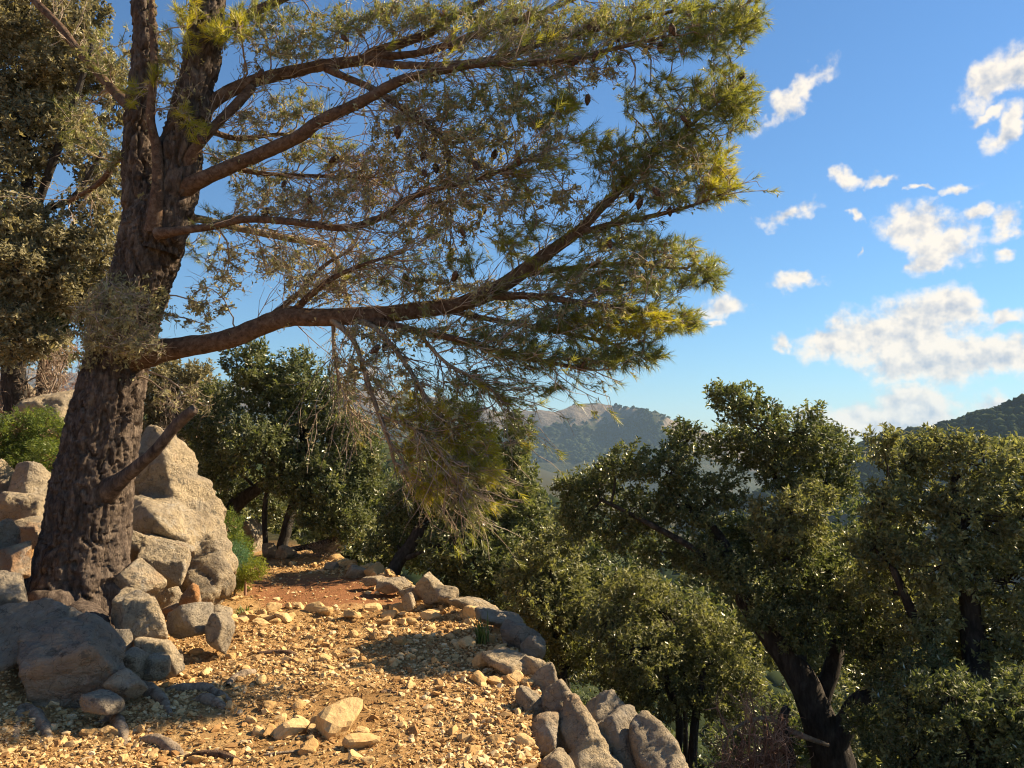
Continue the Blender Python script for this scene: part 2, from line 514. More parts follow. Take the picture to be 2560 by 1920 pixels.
def ground_col(nt):
    p = coords(nt)
    a = noise(nt, p, 1.4, 6, .6)
    col = ramp(nt, a, [(.32, (.27, .16, .066)), (.5, (.41, .255, .108)), (.66, (.52, .355, .165))])
    f = noise(nt, p, 40, 6, .72)
    col = mixc(nt, .75, col, ramp(nt, f, [(.3, (.42, .36, .30)), (.5, (.95, .92, .9)), (.7, (1.25, 1.2, 1.12))]), 'MULTIPLY')
    # trodden red earth where the path levels out
    sx = node(nt, 'ShaderNodeSeparateXYZ', {0: p})
    ex = mth(nt, 'DIVIDE', mth(nt, 'ADD', sx.outputs[0], mth(nt, 'MULTIPLY_ADD' if False else 'ADD', 2.15, mth(nt, 'MULTIPLY', mth(nt, 'SUBTRACT', sx.outputs[1], 9.0), .42))), 1.0)
    ey = mth(nt, 'DIVIDE', mth(nt, 'SUBTRACT', sx.outputs[1], 9.0), 1.15)
    rad = mth(nt, 'SQRT', mth(nt, 'ADD', mth(nt, 'MULTIPLY', ex, ex), mth(nt, 'MULTIPLY', ey, ey)))
    rad = mth(nt, 'ADD', rad, mth(nt, 'MULTIPLY', mth(nt, 'SUBTRACT', noise(nt, p, 3.0, 4), .5), 1.1))
    red = ramp(nt, rad, [(.78, (.9, .9, .9)), (1.12, (0, 0, 0))])
    col = mixc(nt, red, col, mixc(nt, .3, (.27, .115, .050), ramp(nt, f, [(.3, (.12, .05, .03)), (.7, (.4, .2, .1))])))
    # leaf mould off the path
    lf = mth(nt, 'MULTIPLY', mth(nt, 'SUBTRACT', mth(nt, 'MULTIPLY', sx.outputs[0], -1.0), 3.0), .9, True)
    col = mixc(nt, mth(nt, 'MULTIPLY', lf, .55), col, ramp(nt, noise(nt, p, 18, 5, .7), [(.35, (.10, .055, .03)), (.65, (.33, .19, .10))]))
    rf = mth(nt, 'MAXIMUM', mth(nt, 'MULTIPLY', mth(nt, 'SUBTRACT', sx.outputs[2], -0.5), -2.0, True), mth(nt, 'MULTIPLY', mth(nt, 'SUBTRACT', sx.outputs[1], 12.5), .7, True))
    col = mixc(nt, rf, col, ramp(nt, noise(nt, p, 3, 5, .7), [(.35, (.016, .018, .009)), (.65, (.050, .046, .022))]))  # wooded slope: the canopy's self-shading is put into this dark colour
    return col
MAT['ground'] = solid_mat('trail_earth', ground_col, .97, .08, lambda nt: (mth(nt, 'ADD', noise(nt, coords(nt), 30, 8, .72), mth(nt, 'MULTIPLY', noise(nt, coords(nt), 130, 3, .7), .4)), 1.0, .035))
def mountain_col(nt):
    p = coords(nt)
    nz = node(nt, 'ShaderNodeSeparateXYZ', {0: node(nt, 'ShaderNodeNewGeometry').outputs['Normal']}).outputs[2]
    rock = ramp(nt, noise(nt, node(nt, 'ShaderNodeMapping', {'Vector': p, 'Scale': (1, 1, .35)}).outputs[0], .045, 8, .68), [(.3, (.09, .075, .062)), (.5, (.17, .14, .11)), (.7, (.26, .215, .165))])
    wood = ramp(nt, noise(nt, p, .03, 6, .6), [(.35, (.022, .028, .014)), (.6, (.048, .052, .026)), (.75, (.12, .10, .065))])
    k = mth(nt, 'ADD', tint(nt), mth(nt, 'MULTIPLY', mth(nt, 'SUBTRACT', noise(nt, p, .022, 5, .6), .5), 1.1))
    return mixc(nt, ramp(nt, k, [(.45, (0, 0, 0)), (.6, (1, 1, 1))]), wood, rock)
MAT['mountain'] = solid_mat('mountain_side', mountain_col, .97, .05, lambda nt: (noise(nt, coords(nt), .07, 8, .7), 1.0, 9.0))
#==PART2==

# ---------------------------------------------------------------- terrain
XR_Y, XR_X = [-4, 0, 4, 5.65, 7.0, 8.2, 9.4, 10.4, 12, 14, 20, 60], [.4, .3, .20, .16, -.02, -.5, -1.25, -1.95, -2.9, -3.8, -7, -40]
XL_Y, XL_X = [-4, 3, 4.5, 6, 8, 9, 10, 12, 14, 20, 60], [-2.9, -2.75, -2.7, -2.55, -2.95, -3.3, -3.8, -4.7, -5.6, -9.5, -46]
def H(x, y, fine=True):
    x, y = np.asarray(x, float), np.asarray(y, float)
    xr, xl = np.interp(y, XR_Y, XR_X), np.interp(y, XL_Y, XL_X)
    p2 = np.stack([x, y, np.zeros_like(x)], -1)
    wob = fbm(p2 * .9, 3, 21) * .22
    sr = np.maximum(x - xr + wob * .7, 0)
    sl_ = np.maximum(xl - x + wob, 0)
    z = -.75 * (1 - np.exp(-sr / .30)) - 140 * (1 - np.exp(-sr * .50 / 140))
    up = .30 * sl_ + .15 * np.minimum(sl_, 3.5) ** 2 + .9 * np.maximum(sl_ - 3.5, 0)
    z = z + 3.4 * (1 - np.exp(-up / 3.4))
    rough = np.clip((sl_ + sr) * 1.2, 0, 1)
    z = z + fbm(p2 * 1.7, 3, 31) * (.035 + .12 * rough)
    if fine:
        near = np.exp(-np.maximum(np.hypot(x, y) - 12, 0) / 10)
        z = z + (fbm(p2 * 7, 3, 41) * .036 + np.abs(fbm(p2 * 3.2, 2, 43)) * .05) * near * (.6 + .8 * rough)
    # low bank along the outer edge of the path
    bank = np.exp(-((x - xr + .22) / .20) ** 2) * np.clip((y - 6.2) / 1.0, 0, 1) * np.clip((12.5 - y) / 2, 0, 1)
    return z + bank * .06
def hit(dx, dy):                   # where the line of sight through a pixel meets the terrain
    r = ray(dx, dy)
    r = r / r[1]
    t = np.linspace(2.5, 18, 900)
    q = CAM + t[:, None] * r
    below = np.nonzero(q[:, 2] <= H(q[:, 0], q[:, 1]))[0]
    i = below[0] if len(below) else 899
    return q[i]
def axis(lo, a, b, hi, fine, grow):
    m = np.arange(a, b, fine)
    def out(s, lim):
        v, st, r = s, fine, []
        while abs(v - s) < abs(lim - s):
            st *= grow
            v += math.copysign(st, lim - s)
            r.append(v)
        return np.array(r)
    return np.concatenate([out(a, lo)[::-1], m, out(b, hi)])
gx = axis(-4500, -4.2, .9, 4500, .058, 1.13)
gy = axis(-2500, 3.0, 10.5, 4500, .070, 1.12)
GX, GY = np.meshgrid(gx, gy)
GZ = H(GX, GY)
idx = np.arange(GX.size).reshape(GX.shape)
gq = np.stack([idx[:-1, :-1], idx[:-1, 1:], idx[1:, 1:], idx[1:, :-1]], -1).reshape(-1, 4)
Geo().add(np.stack([GX, GY, GZ], -1), Q=gq).build("ground", MAT['ground'], kind="structure")

def ridge(name, x0, x1, nx, y0, y1, ny, crest_px, yc, front, rockband, seed, label_rock=.0):
    """A mountain: crest line given by points of its skyline, sloping down to both sides."""
    xs, ys = np.linspace(x0, x1, nx), np.linspace(y0, y1, ny)
    X, Y = np.meshgrid(xs, ys)
    cxz = np.array([P(a, b, yc) for a, b in crest_px])
    Cz = np.interp(X, cxz[:, 0], cxz[:, 2])
    p2 = np.stack([X, Y, np.zeros_like(X)], -1)
    sc = 1.0 / (yc * .10)
    ycx = yc + fbm(np.stack([X, X * 0, X * 0 + seed], -1) * sc, 3, seed) * yc * .05
    d = (ycx - Y)
    spur = fbm(p2 * sc * 1.4, 5, seed + 3)
    cliff = rockband * np.clip(d / (yc * .035) + spur * .8, 0, 1) ** 1.5
    fz = np.where(d > 0, cliff + np.maximum(d, 0) * front * (1 + .35 * spur), -d * .35)
    Z = Cz - fz + (1 - np.exp(-np.abs(d) / (yc * .05))) * spur * yc * .022 + fbm(p2 * sc * 9, 4, seed + 9) * yc * .0022
    t = np.clip(1.0 - np.abs(d - yc * .014) / (yc * .032) + .8 * fbm(p2 * sc * 3, 3, seed + 5), 0, 1) if rockband > 0 else np.clip(.25 + .4 * fbm(p2 * sc * 3, 3, seed + 5), 0, .6)
    i_ = np.arange(X.size).reshape(X.shape)
    q = np.stack([i_[:-1, :-1], i_[:-1, 1:], i_[1:, 1:], i_[1:, :-1]], -1).reshape(-1, 4)
    Geo().add(np.stack([X, Y, Z], -1), Q=q, tint=t.ravel()).build(name, MAT['mountain'], kind="structure")
    return X, Y, Z, t
MX = ridge("mountain", -1900, 1500, 260, 1250, 2500, 110,
           [(-900, 800), (-300, 780), (100, 800), (450, 822), (760, 838), (900, 850), (1000, 866), (1080, 888), (1130, 884), (1200, 887), (1245, 872), (1290, 867), (1335, 874), (1380, 886), (1425, 899), (1500, 925), (1600, 955), (1800, 985), (2100, 1000), (3200, 960)],
           2000, .42, 42, 5)
HX = ridge("hill", 60, 900, 150, 380, 1000, 100,
           [(1500, 1120), (1650, 1060), (1770, 1000), (1840, 968), (1900, 944), (1960, 934), (2020, 925), (2090, 905), (2150, 885), (2212, 864), (2400, 800), (2800, 700), (3600, 560)],
           640, .50, 0, 17)

icos = {}
def ico(sub):
    if sub not in icos:
        b = bmesh.new()
        bmesh.ops.create_icosphere(b, subdivisions=sub, radius=1)
        b.verts.ensure_lookup_table()
        icos[sub] = (np.array([v.co[:] for v in b.verts]), np.array([[v.index for v in f.verts] for f in b.faces]))
        b.free()
    return icos[sub]
def scatter_wood(name, M_, n, size, label, seed, band):
    X, Y, Z, t = M_
    r = np.random.default_rng(seed)
    g = Geo()
    V0, T0 = ico(1)
    ok = 0
    ii, jj = r.integers(0, X.shape[0] - 1, n * 8), r.integers(0, X.shape[1] - 1, n * 8)
    fu, fv = r.random(n * 8), r.random(n * 8)
    def bl(A):
        return (A[ii, jj] * (1 - fu) + A[ii + 1, jj] * fu) * (1 - fv) + (A[ii, jj + 1] * (1 - fu) + A[ii + 1, jj + 1] * fu) * fv
    x, y, z, tt = bl(X), bl(Y), bl(Z), bl(t)
    az_ = np.degrees(np.arctan2(x, y))
    keep = (az_ > band[0]) & (az_ < band[1]) & (y < band[2]) & (y > band[3]) & (z > band[4]) & (tt < .35 + .55 * r.random(len(x)) ** 2)
    x, y, z = x[keep][:n], y[keep][:n], z[keep][:n]
    m = len(x)
    s = size * r.uniform(.45, 1.25, m)
    jit = 1 + .35 * r.normal(size=(m, len(V0), 1))
    V = V0[None] * jit * s[:, None, None] * np.array([1, 1, .85]) + np.stack([x, y, z + s * .35], -1)[:, None]
    T = T0[None] + (np.arange(m) * len(V0))[:, None, None]
    g.add(V.reshape(-1, 3), T=T.reshape(-1, 3), tint=np.repeat(r.random(m), len(V0)))
    g.build(name, MAT['far_tree'], smooth=True, kind="stuff", label=label, category="woodland")
scatter_wood("mountain_woodland", MX, 8500, 5.8, "dark evergreen woodland covering the slope under the rocky summit", 3, (-14, 12, 2030, 1300, -30))
scatter_wood("hill_woodland", HX, 4500, 3.6, "dark scrub woodland covering the nearer hill below the clouds", 4, (12, 37, 665, 420, -75))

# ---------------------------------------------------------------- rocks
def rock_verts(size, seed, sub=4, facets=14, sharp=9.0, rough=.06, freq=2.2, rot=None):
    r = np.random.default_rng(seed)
    D, T = ico(sub)
    nrm = rdir(facets, r)
    dist = r.uniform(.66, .98, facets)
    if sharp > 20:                 # quarried by joints: a skewed block with its corners knocked off
        ax_ = np.linalg.qr(r.normal(size=(3, 3)) * .55 + np.eye(3))[0]
        blk = unit(np.vstack([ax_, -ax_]) + r.normal(0, .16, (6, 3)))
        k_ = max(4, facets // 2)
        nrm = np.vstack([blk, nrm[:k_]])
        dist = np.concatenate([r.uniform(.62, .84, 6), r.uniform(.74, 1.0, k_)])
    rad = (np.sum((np.maximum(D @ nrm.T, 1e-3) / dist) ** sharp, axis=1)) ** (-1 / sharp)
    rad = np.minimum(rad, 1.35)
    V = D * rad[:, None]
    V = V + D * (fbm(V * freq + seed * 3.1, 5, seed, .55) * rough * 1.6)[:, None]
    d1, d2, _ = cells(V * 2.6 + seed, seed)
    V = V - D * (np.exp(-((d2 - d1) / .06) ** 2) * rough * .55)[:, None]
    V = V * np.asarray(size)
    if rot is not None:
        from mathutils import Euler
        V = V @ np.array(Euler(rot).to_matrix()).T
    return V, T
def fuse(V, T, voxel):
    """Union of overlapping lumps as one skin."""
    me = bpy.data.meshes.new("lump")
    me.from_pydata(V.tolist(), [], T.tolist())
    ob = bpy.data.objects.new("lump", me)
    COL.objects.link(ob)
    m = ob.modifiers.new("remesh", 'REMESH')
    m.mode = 'VOXEL'
    m.voxel_size = voxel
    sm = ob.modifiers.new("smooth", 'SMOOTH')
    sm.factor = .25
    sm.iterations = 1
    dg = bpy.context.evaluated_depsgraph_get()
    ev = ob.evaluated_get(dg)
    em = ev.to_mesh()
    n = len(em.vertices)
    W = np.empty(n * 3, np.float32); em.vertices.foreach_get("co", W)
    N = np.empty(n * 3, np.float32); em.vertex_normals.foreach_get("vector", N)
    em.calc_loop_triangles()
    L = np.empty(len(em.loop_triangles) * 3, np.int32); em.loop_triangles.foreach_get("vertices", L)
    ev.to_mesh_clear()
    bpy.data.objects.remove(ob)
    bpy.data.meshes.remove(me)
    return W.reshape(-1, 3).astype(float), N.reshape(-1, 3).astype(float), L.reshape(-1, 3)
def boulder(name, label, parts, mat='rock', seed=1, sub=5, group=None, category="boulder", facets=12, sharp=12, rough=.06, **kw):
    """parts: (cx, cy, half width, half height, depth D, roll degrees[, depth factor]) in frame pixels, fused into one rock."""
    base, VV, TT, n, size = None, [], [], 0, 0
    for i, q in enumerate(parts):
        cx, cy, hw, hh, D, roll = q[:6]
        k = q[6] if len(q) > 6 else .8
        c = P(cx, cy, D)
        sx, sz = M(hw, D) * 1.12, M(hh, D) * 1.12
        V, T = rock_verts((sx * 1.05, max(sx, sz) * k, sz * 1.05), seed * 13 + i, 5, facets, sharp, rough * .6, rot=(0, math.radians(roll), 0), **kw)
        VV.append(V + c); TT.append(T + n); n += len(V)
        size = max(size, sx, sz)
        lo = c - np.array([0, 0, sz])
        base = lo if base is None or lo[2] < base[2] else base
    allv = np.concatenate(VV)
    ext = (allv.max(0) - allv.min(0)).max()
    V, N, T = fuse(allv, np.concatenate(TT), max(.014, ext / (20 + 13 * min(len(parts), 3))))
    q = V / size
    rid = 1 - np.abs(fbm(q * 2.6 + seed, 4, seed)) * 2
    d = fbm(q * 1.6 + seed, 3, seed + 1) * .045 + rid * .035 + fbm(q * 7, 4, seed + 2, .65) * .045
    d1, d2, _ = cells(q * np.array([1.6, 1.6, 2.1]) + .35 * np.stack([fbm(q * 3, 2, 4), fbm(q * 3, 2, 5), fbm(q * 3, 2, 6)], -1) + seed, seed)
    d = d - np.exp(-((d2 - d1) / .05) ** 2) * .05
    V = V + N * (d * size * rough * 12)[:, None]
    o = Geo().add(V, T=T).build(name, MAT[mat], origin=base, label=label, category=category)
    if group:
        o["group"] = group
    return o
boulder("boulder", "large rounded pale limestone boulder leaning behind the pine trunk",
        [(358, 1150, 96, 140, 8.75, -14), (352, 1010, 62, 80, 8.5, 8), (330, 1080, 62, 90, 8.6, 0), (405, 1100, 58, 75, 8.5, -25), (345, 1135, 88, 58, 8.1, 20), (430, 1190, 48, 85, 8.3, -22),
         (446, 1250, 54, 72, 8.15, -6), (330, 1200, 75, 60, 8.35, 0), (395, 1240, 60, 75, 8.5, 0)], 'rock', 2, 5, facets=20, sharp=24, rough=.06)
boulder("boulder", "grey rounded boulder in shade below the pine roots, cracked across its face", [(148, 1440, 106, 84, 5.0, 14), (190, 1400, 60, 62, 5.12, 0)], 'rock_grey', 5, 6, facets=18, sharp=34, rough=.055)
boulder("boulder", "broad grey boulder with a leaning flat face behind the cracked one", [(62, 1380, 120, 76, 5.4, -28), (20, 1430, 70, 60, 5.3, 0)], 'rock_grey', 8, 6, facets=14, sharp=44, rough=.05)
boulder("boulder", "tilted pale rock with a shaded underside wedged against the pine roots", [(288, 1262, 48, 42, 6.6, 22)], 'rock', 9, 5, facets=14, sharp=44, rough=.05)
boulder("boulder", "flat-topped pale rock lying on the brown earth shelf beside the large boulder", [(362, 1218, 54, 42, 7.2, 14)], 'rock', 11, 5, facets=14, sharp=44, rough=.05)
boulder("boulder", "low pale slab bridging the gap under the large rounded boulder", [(352, 1182, 62, 20, 7.7, 10), (288, 1180, 32, 34, 7.4, 0)], 'rock', 12, 5, facets=12, sharp=9, rough=.07)
boulder("boulder", "upright creamy rock column directly beneath the tilted pale rock", [(305, 1350, 44, 62, 5.9, -8), (290, 1315, 40, 40, 6.0, 0)], 'rock', 14, 5, facets=15, sharp=40, rough=.055)
boulder("boulder", "brown shaded rock face under the flat-topped pale rock", [(352, 1290, 40, 48, 7.3, 0, .5)], 'rock', 15, 4, facets=11, sharp=11, rough=.06)
small = [(340, 1408, 42, 30, 5.6, 10, "angular cream rock in the heap at the foot of the rock column"), (262, 1390, 24, 30, 5.55, 0, "narrow cream rock squeezed beside the cracked grey boulder"),
         (285, 1432, 28, 30, 5.35, 20, "cream rock wedged in the middle of the root heap"), (335, 1442, 34, 26, 5.4, -15, "lowest pale rock of the heap, resting on the path edge"),
         (365, 1435, 26, 26, 5.6, 0, "rounded pale rock closing the heap towards the path"), (408, 1345, 46, 34, 6.3, 0, "grey earthy rock half sunk beside the path bend"),
         (474, 1368, 28, 40, 6.2, 5, "weathered pale stump-shaped rock standing at the path edge"), (412, 1302, 20, 32, 7.0, 10, "orange-stained pointed rock under the large boulder"),
         (375, 1320, 22, 18, 7.0, 0, "small orange-stained block below the brown rock face"), (472, 1324, 28, 14, 7.3, 0, "low pale rock beside the grass tuft on the path"),
         (226, 1518, 44, 18, 4.65, 14, "pale wedge of rock under the cracked grey boulder"), (275, 1478, 36, 22, 4.9, 20, "flat pale rock where the thick root leaves the heap"),
         (30, 1215, 30, 42, 6.0, 0, "orange and cream rock at the shaded foot of the pine"), (12, 1290, 40, 50, 5.6, 0, "grey slab behind the broad leaning boulder")]
for i, (cx, cy, hw, hh, D, ro, lb) in enumerate(small):
    boulder("rock", lb, [(cx, cy, hw, hh, D, ro)], 'rock_grey' if 'grey' in lb else 'rock_orange' if 'orange' in lb else 'rock', 30 + i, 4, category="rock", facets=15, sharp=44, rough=.05)
left = [(68, 1052, 46, 42, 7.8, 0, "rounded tan rock below the bright green shrub"), (44, 1098, 60, 34, 7.4, 0, "low shadowed rock in front of the rounded tan rock"), (6, 1050, 34, 46, 8.0, 0, "pale rock half hidden behind dry leaves uphill"),
        (60, 1148, 42, 28, 7.0, 0, "pale rock on the needle litter beside the pine trunk"), (110, 892, 62, 42, 9.6, 12, "smooth pale boulder above the bright green shrub"), (10, 1165, 28, 32, 6.6, 0, "small dark grey rock in the pine's shade"),
        (20, 850, 46, 34, 10.8, 0, "weathered rock outcrop under the bare branches uphill"), (40, 1225, 22, 16, 6.1, 0, "little grey stone in the shade of the trunk")]
for i, (cx, cy, hw, hh, D, ro, lb) in enumerate(left):
    boulder("rock", lb, [(cx, cy + hh * .25, hw, hh * 1.25, D, ro)], 'rock_grey' if 'grey' in lb else 'rock', 60 + i, 4, category="rock", facets=16, sharp=30, rough=.055)
edge = [([(1150, 1524, 42, 30, 5.05, 34), (1176, 1592, 34, 52, 4.75, 18), (1206, 1684, 40, 60, 4.35, 10)], 'rock', "tan eroded rock lip along the drop beside the gravel"),
        ([(1212, 1536, 38, 70, 5.05, -14), (1222, 1610, 36, 60, 4.85, -8)], 'rock', "tall rounded grey-tan boulder leaning off the path edge"),
        ([(1266, 1622, 46, 84, 4.75, -8), (1284, 1696, 60, 70, 4.6, 0)], 'rock', "big pale boulder below the path edge dappled with light"),
        ([(1340, 1624, 56, 92, 4.85, -18), (1300, 1574, 52, 54, 5.0, 0)], 'rock_grey', "dark steep boulder face beside the dappled one"),
        ([(1425, 1655, 58, 92, 4.7, -30)], 'rock', "sunlit creamy boulder sloping away above the oak trunks"),
        ([(1104, 1436, 60, 18, 5.8, 14), (1156, 1446, 30, 30, 5.75, 0), (1180, 1478, 26, 40, 5.5, 0)], 'rock', "shaded rock hump below the tall grass tuft"),
        ([(1126, 1378, 46, 24, 6.4, 28), (1080, 1336, 58, 15, 6.9, 18), (1154, 1406, 26, 30, 6.1, 0)], 'rock_grey', "long shaded rock ledge above the oak bushes at the rim"),
        ([(1026, 1306, 48, 12, 7.5, 10)], 'rock', "low dusty rock ledge at the bend of the rim"),
        ([(932, 1280, 34, 26, 8.0, 0), (925, 1264, 14, 24, 8.0, 0), (966, 1284, 26, 20, 7.9, 0), (895, 1284, 26, 16, 8.1, 0)], 'rock', "pale pointed rock, tallest on the path rim"),
        ([(883, 1300, 13, 17, 7.6, 0)], 'rock', "upright square tan rock standing alone by the rim"),
        ([(845, 1264, 34, 13, 8.7, 0), (810, 1254, 22, 10, 9.0, 0)], 'rock', "broken pale ledge next to the pointed rock on the rim")]
for i, (pts, mt_, lb) in enumerate(edge):
    boulder("boulder" if i < 5 else "rock", lb, pts, mt_, 90 + i, 5, category="boulder" if i < 5 else "rock", facets=17, sharp=30, rough=.055)
far_rocks = [(715, 1226, 16, 9, "grey-white rock at the shady end of the path"), (618, 1195, 18, 14, "bright yellowish rock by the slim oak trunks"), (582, 1192, 14, 16, "pale rock at the foot of the slim oak trunk"), (548, 1165, 20, 32, "tall pale outcrop behind the path shrub"), (770, 1238, 22, 11, "knobbly rock where the rim begins")]
for i, (cx, cy, hw, hh, lb) in enumerate(far_rocks):
    h_ = hit(cx, cy + hh * .8)
    boulder("rock", lb, [(cx, cy, hw, hh * 1.2, h_[1], 0)], 'rock', 120 + i, 4, category="rock", facets=15, sharp=30, rough=.06)

# loose stones: shapes shared between the individuals
sv = []
for k in range(9):
    V, T = rock_verts((1, rng.uniform(.65, .95), rng.uniform(.45, .75)), 200 + k, 3, facets=8, sharp=16, rough=.05)
    g = Geo().add(V, T=T, tint=rng.uniform(.2, .8))
    sv.append(g.mesh("stone", MAT['stone'], smooth=False))
def stone(x, y, r, label, group=None, k=None, sink=.25, rot=None):
    o = bpy.data.objects.new("stone", sv[rng.integers(len(sv)) if k is None else k])
    COL.objects.link(o)
    s = r * rng.uniform(.85, 1.2, 3)
    o.scale = s
    o.location = (x, y, float(H(x, y)) + s[2] * (.55 - sink))
    o.rotation_euler = rot if rot is not None else (rng.uniform(-.5, .5), rng.uniform(-.5, .5), rng.uniform(0, 6.3))
    o["label"], o["category"] = label, "stone"
    if group:
        o["group"] = group
    return o
big = [(725, 1572, 44, 0, (.2, -.65, .4), "large flat tan stone tipped up in the middle of the path"), (624, 1582, 34, 1, (.3, -.2, .2), "dark-fronted angular stone beside the tipped slab mid-path"),
       (640, 1558, 22, 2, None, "stone wedged behind the dark-fronted angular stone"), (690, 1560, 26, 3, None, "brown stone between the tipped slab and the angular stone"),
       (782, 1604, 28, 4, (0, 0, .3), "thin flat pale stone beside the tipped slab"), (560, 1577, 16, 5, None, "small dark stone set apart from the tipped slab's group"),
       (664, 1614, 18, 6, None, "pointed stone by the thin stick"), (583, 1577, 20, 7, None, "low stone next to the dark-fronted angular stone"),
       (745, 1545, 20, 8, None, "stone behind the upper corner of the tipped slab")]
for cx, cy, hw, k, rot, lb in big:
    h_ = hit(cx, cy + 10)
    stone(h_[0], h_[1], M(hw, h_[1]), lb, None, k, .2, rot)
n_ = 0
while n_ < 150:                    # loose stones on the walking surface
    y = rng.uniform(3.7, 10.2)
    xr, xl = np.interp(y, XR_Y, XR_X), np.interp(y, XL_Y, XL_X)
    x = rng.uniform(xl + .1, xr - .05)
    if 8.1 < y < 10 and abs(x + 2.15 + (y - 9) * .42) < .85 and rng.random() < .95:
        continue
    stone(x, y, rng.uniform(.016, .038) * (1 + .06 * y), "small angular tan stone lying loose on the gravel path", "loose stones on the path")
    n_ += 1
n_ = 0
while n_ < 110:                    # stones heaped along the rim
    y = rng.uniform(5.4, 11.2)
    x = np.interp(y, XR_Y, XR_X) - abs(rng.normal(0, .24)) + .10
    stone(x, y, rng.uniform(.035, .10), "pale broken stone in the low heap along the path rim", "stones heaped along the rim")
    n_ += 1
n_ = 0
while n_ < 34:                     # stones kicked up across the path below the red earth
    x, y = rng.normal(-1.9, .75), rng.normal(7.55, .24)
    if x > np.interp(y, XR_Y, XR_X) - .1:
        continue
    stone(x, y, rng.uniform(.04, .085), "tan stone in the rough band crossing the path below the red earth", "stones in the band across the path")
    n_ += 1

# gravel and leaf litter: nobody could count them
def gravel():
    N = 46000
    g = Geo()
    y = 3.4 + 7.6 * rng.random(N * 3) ** 1.7
    xr, xl = np.interp(y, XR_Y, XR_X), np.interp(y, XL_Y, XL_X)
    x = xl - .9 + (xr - xl + 1.0) * rng.random(N * 3)
    p2 = np.stack([x, y, x * 0], -1)
    dens = .30 + 1.1 * fbm(p2 * 1.3, 3, 71) + .7 * np.clip((x - xr + 1.3) / 1.2, 0, 1)
    ex, ey = (x + 2.15 + (y - 9.0) * .42) / .95, (y - 9.0) / 1.08
    dens = dens * (1 - .55 * np.exp(-((x - (xl * .45 + xr * .55)) / .45) ** 2))
    dens = np.where(np.hypot(ex, ey) < 1, .06, dens)
    k = rng.random(N * 3) < dens
    x, y = x[k][:N], y[k][:N]
    m = len(x)
    s = np.exp(rng.normal(math.log(.0060), .6, m)).clip(.0028, .028) * (1 + .035 * y)
    me = bpy.data.meshes.new("gravel")
    me.vertices.add(m)
    me.vertices.foreach_set("co", np.stack([x, y, H(x, y) + s * .2], -1).astype(np.float32).ravel())
    for nm, vals in (("size", s), ("tint", rng.random(m))):
        me.attributes.new(nm, 'FLOAT', 'POINT').data.foreach_set("value", vals.astype(np.float32))
    ob = bpy.data.objects.new("gravel", me)
    COL.objects.link(ob)
    ob["kind"], ob["label"], ob["category"] = "stuff", "loose golden gravel strewn over the walking surface", "gravel"
    ng = bpy.data.node_groups.new("gravel", 'GeometryNodeTree')
    ng.interface.new_socket("Geometry", in_out='INPUT', socket_type='NodeSocketGeometry')
    ng.interface.new_socket("Geometry", in_out='OUTPUT', socket_type='NodeSocketGeometry')
    N_ = ng.nodes.new
    gi, go = N_('NodeGroupInput'), N_('NodeGroupOutput')
    jn = N_('GeometryNodeJoinGeometry')
    for v in range(5):
        ic = N_('GeometryNodeMeshIcoSphere')
        ic.inputs['Radius'].default_value = 1.0
        ic.inputs['Subdivisions'].default_value = 1
        tx = N_('ShaderNodeTexNoise')
        tx.noise_dimensions = '4D'
        tx.inputs['W'].default_value = v * 7.3
        tx.inputs['Scale'].default_value = 1.1
        vm = N_('ShaderNodeVectorMath'); vm.operation = 'SUBTRACT'
        vm.inputs[1].default_value = (.5, .5, .5)
        ng.links.new(tx.outputs['Color'], vm.inputs[0])
        v2 = N_('ShaderNodeVectorMath'); v2.operation = 'SCALE'
        v2.inputs['Scale'].default_value = 2.6
        ng.links.new(vm.outputs[0], v2.inputs[0])
        sp = N_('GeometryNodeSetPosition')
        ng.links.new(ic.outputs['Mesh'], sp.inputs['Geometry'])
        ng.links.new(v2.outputs[0], sp.inputs['Offset'])
        sm = N_('GeometryNodeSetMaterial')
        sm.inputs['Material'].default_value = MAT['gravel']
        ng.links.new(sp.outputs[0], sm.inputs['Geometry'])
        gi_ = N_('GeometryNodeGeometryToInstance')
        ng.links.new(sm.outputs[0], gi_.inputs[0])
        ng.links.new(gi_.outputs[0], jn.inputs[0])
    ip = N_('GeometryNodeInstanceOnPoints')
    ip.inputs['Pick Instance'].default_value = True
    ri = N_('FunctionNodeRandomValue'); ri.data_type = 'INT'
    ri.inputs[4].default_value, ri.inputs[5].default_value = 0, 4
    rr = N_('FunctionNodeRandomValue'); rr.data_type = 'FLOAT_VECTOR'
    rr.inputs[0].default_value, rr.inputs[1].default_value = (-.5, -.5, 0), (.5, .5, 6.28)
    rs = N_('FunctionNodeRandomValue'); rs.data_type = 'FLOAT_VECTOR'
    rs.inputs[0].default_value, rs.inputs[1].default_value = (.6, .6, .35), (1.35, 1.2, .95)
    na = N_('GeometryNodeInputNamedAttribute'); na.data_type = 'FLOAT'
    na.inputs['Name'].default_value = "size"
    vs = N_('ShaderNodeVectorMath'); vs.operation = 'SCALE'
    ng.links.new(rs.outputs[0], vs.inputs[0])
    ng.links.new(na.outputs[0], vs.inputs['Scale'])
    ng.links.new(gi.outputs[0], ip.inputs['Points'])
    ng.links.new(jn.outputs[0], ip.inputs['Instance'])
    ng.links.new(ri.outputs[2], ip.inputs['Instance Index'])
    ng.links.new(rr.outputs[0], ip.inputs['Rotation'])
    ng.links.new(vs.outputs[0], ip.inputs['Scale'])
    ng.links.new(ip.outputs[0], go.inputs[0])
    md = ob.modifiers.new("gravel", 'NODES')
    md.node_group = ng
    me.materials.append(MAT['gravel'])
    N = 40000
    y = 3.4 + 8.5 * rng.random(N) ** 1.5
    xr, xl = np.interp(y, XR_Y, XR_X), np.interp(y, XL_Y, XL_X)
